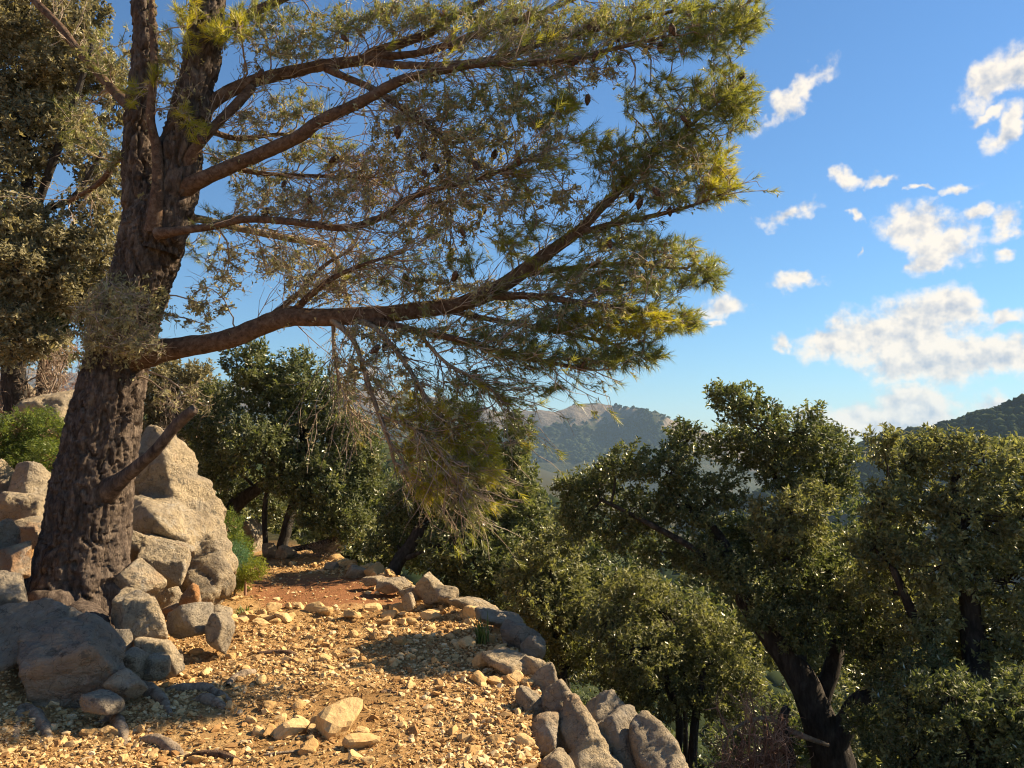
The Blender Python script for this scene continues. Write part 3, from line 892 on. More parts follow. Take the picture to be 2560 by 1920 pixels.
    x = xl - 3.2 + (xr - xl + 3.2) * rng.random(N) ** .9
    ex, ey = (x + 2.15 + (y - 9.0) * .42) / .95, (y - 9.0) / 1.08
    k = (np.hypot(ex, ey) > 1) | (rng.random(N) < .05)
    x, y = x[k], y[k]
    m = len(x)
    c = np.stack([x, y, H(x, y) + rng.uniform(.003, .015, m)], -1)
    d = rdir(m); d[:, 2] *= .35; d = unit(d)
    e = unit(np.cross(d, np.array([0, 0, 1.]) + .5 * rng.normal(size=(m, 3))))
    L = rng.uniform(.006, .022, m)[:, None] * (1 + .04 * y[:, None])
    W = L * rng.uniform(.10, .5, (m, 1))
    up = np.array([0, 0, 1.]) * rng.uniform(-.2, .4, (m, 1)) * W
    V = np.stack([c - d * L, c + e * W + up, c + d * L, c - e * W + up], 1).reshape(-1, 3)
    T = (np.array([[0, 1, 2], [0, 2, 3]])[None] + (np.arange(m) * 4)[:, None, None]).reshape(-1, 3)
    Geo().add(V, T=T, tint=np.repeat(rng.random(m), 4)).build("leaf_litter", MAT['litter'], smooth=False, kind="stuff", label="dry oak leaves and needles littering the earth", category="leaf litter")
gravel()
#==PART3==

# ---------------------------------------------------------------- foliage helpers
def leaves_on(g, base, axis_, n, length, leaf, r, droop=0.0, wide=.42, tint0=.5, spread=.45):
    """n leaves round each shoot: base (s,3), axis (s,3); leaf blades of two folded triangles."""
    s = len(base)
    t = r.random((s, n))
    c = base[:, None] + axis_[:, None] * (t * length)[..., None]
    side = unit(np.cross(axis_, rdir(s, r)))
    oth = np.cross(axis_, side)
    ph = t * 9.0 + r.uniform(0, 6.3, (s, n))
    out = np.cos(ph)[..., None] * side[:, None] + np.sin(ph)[..., None] * oth[:, None]
    d = unit(axis_[:, None] * r.uniform(.2, .9, (s, n, 1)) + out + r.normal(0, .25, (s, n, 3)) + np.array([0, 0, -droop]))
    L = leaf * r.uniform(.6, 1.25, (s, n, 1))
    wd = unit(np.cross(d, axis_[:, None] + .5 * r.normal(size=(s, n, 3))))
    nr = np.cross(wd, d)
    W = L * wide * .5
    mid = c + d * L * .45
    fold = nr * W * .35
    V = np.stack([c, mid + wd * W + fold, c + d * L, mid - wd * W + fold], 2)
    m = s * n
    T = (np.array([[0, 1, 2], [0, 2, 3]])[None] + (np.arange(m) * 4)[:, None, None]).reshape(-1, 3)
    tn = np.clip(np.asarray(tint0).reshape(-1, 1) + r.normal(0, .24, (s, n)), 0, 1)
    g.add(V.reshape(-1, 3), T=T, tint=np.repeat(tn.ravel(), 4))

def wiggle(a, b, k, amp, r, sag=0.0):
    """m curved twig paths from a to b with k points."""
    t = np.linspace(0, 1, k)[None, :, None]
    Pt = a[:, None] * (1 - t) + b[:, None] * t
    L = np.linalg.norm(b - a, axis=1)[:, None, None]
    bow = rdir(len(a), r)[:, None] * np.sin(t * math.pi) * amp * L
    j = r.normal(0, .035, (len(a), k, 3)) * L * np.sin(t * math.pi)
    return Pt + bow + j + np.array([0, 0, 1.]) * (np.sin(t * math.pi) * sag * L)

def oak(name, label, trunks, clumps, leaf, dens, mat, seed, group=None, bark='oak_bark', category="tree", base=None, K=14, upness=.45, shoot=2.6, branch_px=5.0, flat=.85, wide=.45, pale=()):
    """trunks: lists of (px, py, half width px, D). clumps: (px, py, r px, D). Limbs, inner branches and leaf shoots."""
    r = np.random.default_rng(seed)
    T0 = trunks[0]
    b = P(T0[0][0], T0[0][1], T0[0][3]) if base is None else np.asarray(base, float)
    gz = float(H(b[0], b[1]))
    b = np.array([b[0], b[1], gz])
    o = thing(name, b, label, category, group)
    nodes = []
    for i, tr in enumerate(trunks):
        path = [list(P(x, y, D)) + [M(hw, D)] for x, y, hw, D in tr]
        if i == 0 and path[0][2] > gz - .05:
            path = [[b[0], b[1], gz - .15, path[0][3] * 1.25]] + path
        n = max(10, len(path) * 9)
        g, c = limb_geo(path, n, 14 if i == 0 else 10, .16, 6, seed + i)
        g.build("trunk" if i == 0 else "limb", MAT[bark], o, b)
        nodes.append(c[n // 4:, :4])
    nodes = np.concatenate(nodes)
    n_main = len(clumps)
    cl = np.array([list(P(x, y, D)) + [M(rr, D)] for x, y, rr, D in list(clumps) + list(pale)])
    order = np.argsort([np.min(np.linalg.norm(nodes[:, :3] - c[:3], axis=1)) for c in cl])
    gb = Geo()
    gl, gp = Geo(), Geo()
    for ci in order:
        c, R = cl[ci, :3], cl[ci, 3]
        dd = np.linalg.norm(nodes[:, :3] - c, axis=1)
        a = nodes[np.argmin(dd)]
        Pt = wiggle(a[None, :3], c[None], 7, .10, r)
        rad = np.linspace(min(a[3] * .7, .012 + R * .05), .008, 7)[None]
        V, Q = tubes(Pt, rad, 6)
        gb.add(V, Q=Q)
        nodes = np.vstack([nodes, np.hstack([Pt[0, 2:], rad[0, 2:, None]])])
        ns = max(6, int(7.4 * dens * (R / leaf) ** 2))
        d = rdir(ns * 3, r)
        lump = fbm(d * 1.6 + ci * 5.3, 3, seed + ci)          # uneven outline, gaps between the lobes
        k = r.random(ns * 3) < .5 + 1.1 * lump
        d, lump = d[k][:ns], lump[k][:ns]
        m = len(d)
        rad_ = R * (1.0 + .42 * lump) * (1 - .55 * r.random(m) ** 1.7)
        p = c + d * rad_[:, None] * np.array([1.05, 1.05, flat])
        ax = unit(d * .75 + np.array([0, 0, upness]) + r.normal(0, .42, (m, 3)))
        ln = leaf * shoot
        leaves_on(gl if ci < n_main else gp, p - ax * ln * .4, ax, K, ln, leaf, r, tint0=np.clip(r.normal(.45, .17, m) + .1 * (lump > .2), 0, 1), wide=wide)
        nb = max(4, m // 14)
        pick = r.choice(m, min(nb, m), replace=False)
        tw = wiggle(c[None] + (p[pick] - c) * .12 + r.normal(0, R * .08, (len(pick), 3)), p[pick], 4, .12, r)
        V, Q = tubes(tw, np.tile(np.array([.006, .005, .0035, .002]) * (1 + R), (len(pick), 1)), 3)
        gb.add(V, Q=Q)
    gb.build("branches", MAT[bark], o, b, kind="stuff")
    gl.build("crown", MAT[mat], o, b, smooth=False, kind="stuff")
    if pale:  # same oak leaves in a lighter colour that stands for sun on them
        gp.build("crown", MAT['oak_leaf_pale'], o, b, smooth=False, kind="stuff", label="spray of leaves coloured paler to look sunlit")
    return o

# ---------------------------------------------------------------- holm oaks and scrub
def C(D, *cs):
    r = np.random.default_rng(len(cs) + int(D * 10))
    return [(x, y, q, D + (rest[0] if rest else r.uniform(-.05, .05) * D * .6)) for (x, y, q, *rest) in cs]
oak("holm_oak", "dense dark holm oak with slim trunks at the end of the path",
    [[(600, 1215, 12, 12.0), (625, 1120, 11, 12.1), (655, 1000, 8, 12.2), (650, 900, 5, 12.2)], [(575, 1205, 6, 11.8), (572, 1100, 5.5, 11.8), (590, 990, 4, 11.9)],
     [(470, 1135, 16, 12.3), (520, 1080, 15, 12.3), (580, 1040, 12, 12.2), (650, 970, 8, 12.2)], [(605, 1192, 6, 11.8), (700, 1172, 6, 11.5), (765, 1138, 4, 11.4)]],
    C(12, (535, 790, 46, -.2), (640, 830, 72), (570, 860, 66), (705, 880, 62), (455, 930, 56), (545, 960, 66, -.7), (660, 955, 84), (765, 950, 56), (620, 1030, 56, -.3), (720, 1035, 76, -.3), (785, 1080, 46), (480, 1005, 56),
      (695, 1110, 56, -.4), (540, 745, 26), (425, 1010, 46), (745, 1130, 50, -.6), (790, 1000, 36), (500, 1060, 40, .4), (590, 1090, 40, .6), (470, 860, 40, .3)), .068, .95, 'oak_leaf', 101)
oak("holm_oak", "leaning holm oak rising from below the rim, under the hanging pine branch",
    [[(850, 1240, 15, 10.2), (885, 1180, 14, 10.3), (935, 1100, 11, 10.4), (1010, 1010, 8, 10.4)], [(880, 1205, 6, 10.1), (940, 1182, 5, 9.9), (1000, 1172, 4, 9.7)]],
    C(10.4, (1085, 965, 52), (1110, 1030, 56), (1020, 1070, 66), (920, 1085, 60), (965, 1000, 56), (1130, 1110, 62), (1050, 1150, 72), (865, 1095, 44), (970, 1180, 56, -.5), (835, 1175, 46, .3), (1150, 1190, 60), (1030, 1230, 56, -.6), (900, 1150, 40, .6), (1100, 1240, 50, -.5), (1120, 920, 30), (960, 1235, 36, -.1), (1005, 1262, 36, -.3), (905, 1212, 32, .4), (1060, 1290, 40, -.4), (1110, 1310, 40, -.6)), .062, .95, 'oak_leaf', 102)
oak("holm_oak", "small pale-leaved oak bush hanging over the shaded rock ledge",
    [[(1215, 1560, 10, 8.6), (1215, 1450, 9, 8.6), (1200, 1330, 7, 8.6), (1190, 1240, 4, 8.6)]],
    C(8.6, (1180, 1215, 60), (1235, 1290, 60), (1130, 1260, 46), (1245, 1385, 56), (1185, 1340, 56), (1250, 1440, 40), (1200, 1430, 44, .3), (1160, 1300, 44), (1215, 1160, 36), (1275, 1330, 36)), .050, 1.0, 'oak_leaf_pale', 103)
oak("holm_oak", "rounded pale oak bush on twin slim trunks down the slope",
    [[(1495, 1690, 10, 7.7), (1500, 1570, 9, 7.7), (1520, 1450, 6, 7.7)], [(1450, 1690, 9, 7.8), (1468, 1570, 8, 7.8), (1435, 1450, 6, 7.8)]],
    C(7.7, (1360, 1285, 60), (1450, 1350, 78), (1535, 1400, 70), (1380, 1410, 72), (1305, 1360, 50), (1600, 1460, 46), (1430, 1490, 60), (1520, 1505, 50), (1345, 1530, 50, .4), (1400, 1300, 50, .5), (1330, 1450, 44, .4), (1580, 1520, 40, .3)), .044, 1.0, 'oak_leaf_pale', 104)
oak("holm_oak", "tall forked holm oak with a thick dark trunk below the path rim",
    [[(1815, 1790, 52, 6.9), (1800, 1650, 42, 6.9), (1765, 1545, 36, 6.9), (1722, 1452, 29, 6.9), (1662, 1372, 23, 6.95), (1600, 1280, 17, 7.0), (1560, 1170, 12, 7.1), (1480, 1080, 7, 7.1)],
     [(1800, 1610, 26, 6.85), (1855, 1520, 20, 6.8), (1925, 1468, 16, 6.8), (1990, 1400, 11, 6.9)], [(1760, 1540, 24, 6.95), (1795, 1450, 18, 7.0), (1815, 1370, 15, 7.1), (1865, 1280, 10, 7.2)],
     [(1722, 1452, 14, 6.95), (1740, 1300, 13, 7.2), (1700, 1120, 10, 7.3), (1660, 970, 6, 7.3)], [(1615, 1290, 10, 7.0), (1520, 1200, 8, 6.9), (1400, 1130, 6, 6.9), (1300, 1080, 4, 6.9)]],
    C(7.1, (1590, 875, 46), (1640, 925, 58), (1735, 940, 66), (1800, 975, 46), (1690, 1010, 60), (1590, 970, 54), (1480, 955, 44), (1450, 1020, 54), (1355, 1005, 52), (1290, 1055, 52), (1230, 1060, 36), (1385, 1100, 60), (1255, 1125, 46), (1485, 1095, 56),
      (1565, 1060, 44), (1640, 1170, 56), (1505, 1195, 52), (1785, 1050, 52), (1765, 1200, 66), (1855, 1200, 66), (1700, 1270, 52), (1850, 1300, 56), (1590, 1150, 44, .4), (1420, 1190, 44), (1330, 1150, 44), (1760, 960, 44, .5), (1560, 850, 24), (1800, 1380, 44, .6), (1850, 1420, 40, .6), (1900, 1350, 44, .4), (1650, 1340, 36, .4), (1690, 960, 50, .4), (1600, 1250, 46, -.45), (1655, 1325, 44, -.45), (1735, 1375, 40, -.4), (1790, 1310, 54, -.5), (1865, 1385, 46, -.4), (1705, 1205, 56, -.5), (1925, 1335, 56, -.3), (1540, 1215, 44, -.3), (1890, 1460, 36, -.3), (1810, 1250, 50, -.4)), .042, .95, 'oak_leaf', 105, pale=C(6.5, (1715, 1110, 50), (1760, 1075, 40), (1675, 1150, 40), (1740, 1160, 40), (1650, 1105, 26)))
oak("holm_oak", "big spreading holm oak with sunlit crown beside the forked oak",
    [[(2180, 1800, 40, 5.9), (2120, 1560, 30, 5.9), (2100, 1350, 22, 6.0), (2080, 1180, 14, 6.0), (2060, 1030, 8, 6.0)], [(2120, 1540, 16, 5.9), (2000, 1380, 12, 6.0), (1930, 1230, 8, 6.0)]],
    C(6.0, (1950, 1000, 56), (2035, 975, 56), (2125, 1010, 66), (2205, 1000, 60), (1905, 1085, 46), (1985, 1090, 66), (2095, 1115, 76), (2210, 1120, 76), (1930, 1190, 60), (2045, 1225, 80), (2180, 1250, 84), (2000, 1340, 56), (2125, 1370, 84), (2235, 1385, 76), (1905, 960, 34), (2270, 1200, 70), (2060, 1440, 60, .3), (1900, 1270, 60, .3), (1960, 1300, 60, .4), (1890, 1180, 50), (1920, 1400, 56, .5), (2010, 1470, 60, .5)), .044, .95, 'oak_leaf_pale', 107)  # pale leaf colour adds to the sunlit look of this crown
oak("holm_oak", "low dark oak thicket at the foot of the big spreading oak",
    [[(2120, 1850, 14, 5.3), (2110, 1700, 11, 5.3), (2080, 1560, 7, 5.3)]],
    C(5.3, (1965, 1540, 54), (2050, 1510, 76), (2165, 1520, 84), (2100, 1630, 90), (1975, 1635, 60), (2215, 1640, 84), (1910, 1610, 36, .5), (2030, 1720, 80), (2170, 1740, 90), (2250, 1560, 60), (1930, 1480, 50, .6), (1880, 1560, 44, .8), (2000, 1440, 50, .4), (1950, 1700, 50, .6)), .040, .8, 'oak_leaf', 108)
oak("holm_oak", "grey-green oak hung with lichen crowding in behind the pine trunk",
    [[(40, 960, 26, 10.0), (30, 760, 22, 9.8), (60, 500, 15, 9.6), (50, 250, 9, 9.4)], [(35, 640, 10, 9.7), (90, 470, 8, 9.4), (160, 425, 6, 9.2), (220, 330, 4, 9.0)], [(60, 500, 10, 9.6), (150, 250, 8, 9.3), (200, 100, 5, 9.2)]],
    C(9.4, (40, 40, 84), (165, 50, 66), (40, 165, 84), (145, 160, 72), (60, 290, 80), (155, 290, 56), (20, 370, 60), (200, 470, 60), (215, 540, 56), (150, 540, 50), (-20, 250, 80), (230, 620, 40), (225, 400, 40), (190, 350, 36), (100, 220, 80, .6), (90, 70, 80, .7), (-30, 60, 90, .4), (20, 470, 70, -.3), (90, 520, 60, -.3), (30, 580, 80, -.4), (110, 620, 60, -.3), (20, 680, 60, -.4), (170, 640, 50, -.2), (250, 240, 40, -.2), (230, 150, 40), (20, 740, 56, -.3), (90, 730, 44, -.2)), .064, 1.05, 'oak_leaf_grey', 109)
oak("holm_oak", "dark oak thicket in deep shade behind the pine's lichen beard",
    [[(90, 900, 16, 11.2), (100, 760, 13, 11.2), (120, 620, 8, 11.2)]],
    C(11, (50, 500, 66), (60, 580, 80), (130, 630, 70), (30, 660, 66), (190, 660, 52), (100, 700, 50), (-20, 600, 80), (170, 590, 50), (40, 740, 50), (110, 760, 40)), .072, 1.0, 'oak_leaf', 110)
oak("holm_oak", "olive-brown scrub oak on the bank beyond the large boulder",
    [[(390, 1000, 9, 13.2), (385, 920, 8, 13.2), (380, 840, 5, 13.2)]],
    C(13.2, (375, 850, 60), (330, 815, 56), (425, 820, 40), (450, 880, 44), (335, 900, 50), (400, 930, 50), (310, 960, 50), (440, 950, 40)), .060, .9, 'oak_leaf_grey', 111)
# woods filling the slope between and below the oaks
for i, (x, y, D, s_) in enumerate([(1225, 1150, 15, 50), (1330, 1230, 14, 70), (1560, 1250, 13, 80), (1880, 1130, 16, 70), (1175, 1150, 13, 50), (1650, 1560, 10, 70), (1880, 1520, 9.5, 70), (1480, 1330, 12, 70), (540, 1080, 16, 56), (650, 1110, 17, 56), (750, 1120, 16, 56), (845, 1080, 18, 60), (1790, 1330, 11.5, 64), (1860, 1240, 14, 64), (930, 1060, 20, 56), (330, 930, 17, 60)]):
    lab = ["bushy oak crown low between the leaning oak and the forked oak", "shaded oak crown behind the two pale oak bushes", "oak crown in the gap under the forked oak's limbs", "distant oak crown between the two tallest oaks",
           "oak crown just behind the pale bush over the rock ledge", "low oak bush behind the dead brown brush", "pale oak bush seen through the fork of the thick dark trunk", "oak crown rising behind the twin-trunked bush", "oak in shade behind the sloping trunk past the large boulder", "oak seen between the slim trunks at the path's end", "low oak past the tangle of dry twigs", "oak in the gap between the slim-trunked and leaning oaks", "oak crown showing above the fork of the thick dark trunk", "oak crown deep in the gap beside the big spreading oak", "far oak behind the leaning oak's trunk", "far scrub oak behind the broken pine branch"][i]
    oak("holm_oak", lab, [[(x, y + s_ * 2.6, 5, D), (x, y + s_, 4, D), (x, y, 3, D)]], C(D, (x, y, s_), (x - s_ * .8, y + s_ * .7, s_ * .8), (x + s_ * .8, y + s_ * .6, s_ * .8), (x, y + s_ * 1.3, s_), (x - s_, y + s_ * 1.7, s_ * .8), (x + s_, y + s_ * 1.7, s_ * .8)), (.0064 * D + .018), .65, 'oak_leaf' if i % 2 else 'oak_leaf_pale', 120 + i)
# shrubs
def shrub(label, px, py, r_px, D, mat, seed, leaf, n, clumps=None, group=None, name="shrub", upness=1.0, wide=.22, K=16, shoot=3.0):
    o = oak(name, label, [[(px, py + r_px * .9, 2.5, D), (px, py + r_px * .4, 2, D), (px, py, 1.5, D)]], clumps or C(D, (px, py, r_px)), leaf, n, mat, seed, group, 'brush', "shrub", upness=upness, wide=wide, K=K, shoot=shoot)
    return o
shrub("bright green feathery shrub above the tan rocks uphill of the pine", 60, 985, 60, 8.3, 'shrub_leaf', 140, .045, 1.3, C(8.3, (40, 940, 50), (95, 935, 46), (60, 990, 56), (110, 990, 40), (20, 995, 46), (80, 1030, 34)))
shrub("dark green bush behind the blue-green one at the boulder's foot", 492, 1160, 36, 9.2, 'shrub_leaf', 141, .040, 1.2, C(9.2, (492, 1138, 32), (488, 1180, 36), (515, 1190, 32), (505, 1220, 34)))
shrub("soft blue-green bush beside the path by the large boulder", 508, 1215, 24, 8.8, 'rosemary', 142, .030, 1.2, C(8.8, (508, 1198, 24), (520, 1222, 28), (500, 1234, 24)))
shrub("lime-green bush spilling onto the path by the blue-green one", 530, 1245, 22, 8.7, 'lime_leaf', 143, .032, 1.2, C(8.7, (545, 1230, 26), (526, 1252, 24), (508, 1262, 16)))
def brush_heap(name, label, px, py, rx, ry, D, n, seed, mat='brush', thick=.004, category="dead shrub"):
    """Dead, leafless twigs branching from a low crown."""
    r = np.random.default_rng(seed)
    c = P(px, py + ry, D)
    b = np.array([c[0], c[1], float(H(c[0], c[1]))])
    o = thing(name, b, label, category)
    ctr = P(px, py, D)
    R = np.array([M(rx, D), M(min(rx, ry), D), M(ry, D)])
    g = Geo()
    m1 = max(8, n // 40)
    e1 = ctr + unit(r.normal(size=(m1, 3))) * R * r.uniform(.5, .95, (m1, 1))
    st = np.repeat(np.minimum(b, ctr - R * np.array([0, 0, .9]))[None], m1, 0) + r.normal(0, .04, (m1, 3))
    st[:, :2] = b[:2] + r.normal(0, .05, (m1, 2))
    p1 = wiggle(st, e1, 9, .16, r)
    V, Q = tubes(p1, np.tile(np.linspace(thick * 2.6, thick, 9), (m1, 1)), 5)
    g.add(V, Q=Q, tint=.35)
    i1, j1 = r.integers(0, m1, n), r.integers(3, 9, n)
    a = p1[i1, j1]
    d = unit(unit(a - st[0]) * .7 + r.normal(0, .75, (n, 3)))
    L = r.uniform(.25, .7, (n, 1)) * R.mean()
    p2 = wiggle(a, a + d * L, 5, .18, r)
    V, Q = tubes(p2, np.tile(np.linspace(thick * .8, thick * .25, 5), (n, 1)), 3)
    g.add(V, Q=Q, tint=np.repeat(r.random(n), 15))
    k = r.integers(0, n, n * 2)
    a = p2[k, r.integers(1, 5, n * 2)]
    p3 = wiggle(a, a + rdir(n * 2, r) * r.uniform(.08, .25, (n * 2, 1)) * R.mean(), 3, .2, r)
    V, Q = tubes(p3, np.tile(np.linspace(thick * .5, thick * .2, 3), (n * 2, 1)), 3)
    g.add(V, Q=Q, tint=np.repeat(r.random(n * 2), 9))
    g.build("twigs", MAT[mat], o, b, kind="stuff")
    return o
brush_heap("dead_brush", "dead reddish-brown brush beside the thick forked oak trunk", 1630, 1575, 100, 84, 6.3, 1000, 150, 'brush', .005)
brush_heap("dead_brush", "bare grey-brown branches over the rock outcrop uphill of the pine", 70, 790, 130, 70, 10.0, 500, 151, 'twig', .007)
brush_heap("dead_brush", "dry tawny brush on the bank behind the pine trunk", 150, 790, 70, 60, 10.8, 450, 152, 'brush', .005)
brush_heap("dead_brush", "tangle of dry twigs under the slim-trunked oak", 690, 1175, 70, 30, 11.5, 300, 153, 'twig', .005)
brush_heap("dead_brush", "fine dry twigs on the scrub oak beyond the boulder", 400, 860, 80, 50, 12.6, 300, 154, 'twig', .005)
snag = thing("dead_tree", P(1700, 1760, 6.5) * np.array([1, 1, 0]) + np.array([0, 0, float(H(*P(1700, 1760, 6.5)[:2]))]), "broken dead trunk standing in the brown brush", "dead tree")
so = np.array(snag.location)
for i, (nm, pts) in enumerate([("trunk", [(1712, 1790, 15, 6.5), (1705, 1640, 13, 6.5), (1690, 1560, 11, 6.5), (1700, 1528, 9, 6.5)]), ("branch", [(1698, 1575, 7, 6.5), (1740, 1592, 6, 6.4), (1790, 1610, 4, 6.4)]), ("branch", [(1692, 1562, 5, 6.5), (1640, 1552, 4, 6.4), (1580, 1580, 3, 6.3), (1560, 1640, 2, 6.3)])]):
    g, _ = limb_geo([list(P(x, y, D)) + [M(hw, D)] for x, y, hw, D in pts], 24, 10, .25, 8, 40 + i)
    g.build(nm, MAT['deadwood' if i else 'oak_bark'], snag, so)
def grass(label, px, py, h_px, n, spread, seed, group=None):
    r = np.random.default_rng(seed)
    b = hit(px, py)
    b[2] = float(H(b[0], b[1]))
    g = Geo()
    hgt = M(h_px, b[1]) * r.uniform(.4, 1.1, n)
    st = b + np.stack([r.normal(0, .03 * spread, n), r.normal(0, .03 * spread, n), np.full(n, -.01)], -1)
    ln = rdir(n, r) * np.array([1, 1, 0]) * r.uniform(.1, .8, (n, 1)) * spread
    t = np.linspace(0, 1, 5)
    Pt = st[:, None] + (ln[:, None] * (t ** 2)[None, :, None] + np.array([0, 0, 1.]) * t[None, :, None]) * hgt[:, None, None]
    w_ = np.cross(unit(ln + 1e-6), np.array([0, 0, 1.]))[:, None] * (np.array([.0035, .0045, .004, .0028, .0004]) * 1.3)[None, :, None]
    V = np.concatenate([Pt - w_, Pt + w_], 1)
    q = np.array([[i, i + 1, i + 6, i + 5] for i in range(4)])
    g.add(V.reshape(-1, 3), Q=(q[None] + (np.arange(n) * 10)[:, None, None]).reshape(-1, 4), tint=np.repeat(r.random(n), 10))
    o = g.build("grass_tuft", MAT['grass'], origin=b, label=label, category="grass")
    return o
grass("tall sparse grass tuft on the rock hump at the rim", 1042, 1392, 66, 34, 1.0, 160)
grass("short green grass tuft beside the low pale rock", 524, 1328, 20, 40, 1.6, 161)
grass("wispy grass sprig growing against the flat-topped pale rock", 345, 1250, 26, 20, 1.6, 162)
#==PART4==

# ---------------------------------------------------------------- the pine
pb = P(168, 1290, 6.6)
pb[2] = float(H(pb[0], pb[1]))
pine = thing("pine_tree", pb, "large old pine with furrowed bark leaning over the path from the rocks", "tree")
rp = np.random.default_rng(77)
def px_path(pts, D=None):
    return [list(P(q[0], q[1], q[3] if len(q) > 3 else D)) + [M(q[2], q[3] if len(q) > 3 else D)] for q in pts]
def root_flare(V, dirv, rr):
    h = np.clip((V[:, 2] - pb[2]) / .75, -.6, 1)
    a = np.arctan2(dirv[:, 1], dirv[:, 0])
    lobes = .5 + .5 * np.cos(a * 4 + 1.0) + .4 * np.cos(a * 7 + .3)
    return np.clip(1 - h, 0, 1.6) ** 2.2 * (.03 + .11 * np.clip(lobes, 0, 2)) + fbm(np.stack([np.cos(a) * 2, np.sin(a) * 2, V[:, 2] * .5], -1), 2, 3) * .035
gt, trunk_c = limb_geo(px_path([(160, 1380, 112), (163, 1310, 98), (172, 1240, 88), (184, 1150, 82), (197, 1060, 79), (212, 980, 73), (229, 890, 67), (248, 800, 61), (276, 700, 59), (306, 600, 59), (328, 520, 62), (337, 470, 56), (340, 430, 30)], 6.6), 400, 140, .05, 2.2, 11, bark=True, flare=root_flare)
trunk = gt.build("trunk", MAT['bark'], pine, pb)
NODES = []                          # x y z r of every woody node that can carry branches
def add_nodes(c, skip=.15):
    NODES.append(c[int(len(c) * skip):, :4])
def pine_limb(pts, D=None, n=60, sides=14, bark=False, name="limb", mat='limb', seed=0, amp=.14, nodes=True, cap=True):
    g, c = limb_geo(px_path(pts, D), n, sides, amp, 9, seed, bark=bark, cap=cap)
    o = g.build(name, MAT[mat], pine, pb)
    if nodes:
        add_nodes(c)
    return o
pine_limb([(322, 540, 40), (312, 480, 38), (302, 400, 33), (299, 300, 30), (306, 200, 28), (314, 100, 25), (308, 0, 22), (300, -150, 17), (292, -330, 8)], 6.65, 230, 70, True, "stem", 'bark', 21)
pine_limb([(345, 545, 42), (362, 480, 46), (383, 400, 45), (397, 300, 41), (420, 200, 37), (440, 100, 36), (450, 0, 33), (468, -150, 27), (480, -400, 14)], 6.5, 240, 80, True, "stem", 'bark', 22)
pine_limb([(332, 500, 20, 6.35), (338, 440, 15, 6.3), (341, 370, 12, 6.3), (338, 320, 11, 6.3), (325, 250, 9, 6.25), (333, 150, 8, 6.2), (328, 40, 6, 6.2), (330, -60, 4, 6.2)], None, 80, 14, False, "limb", 'limb', 23)
L1 = pine_limb([(290, 770, 34, 6.55), (350, 758, 26, 6.5), (420, 746, 22, 6.45), (490, 733, 21, 6.4), (560, 706, 21, 6.35), (625, 685, 21, 6.3), (691, 686, 20, 6.3), (820, 679, 19, 6.25), (906, 670, 18, 6.25), (992, 657, 17, 6.25), (1056, 632, 17, 6.3), (1121, 593, 16, 6.35),
          (1185, 546, 14, 6.4), (1250, 498, 12, 6.4), (1293, 455, 10, 6.4), (1336, 412, 9, 6.45), (1379, 365, 7, 6.5), (1443, 309, 5, 6.5), (1507, 258, 3.5, 6.5), (1570, 205, 2, 6.5)], None, 200, 20, False, "limb", 'limb', 24)
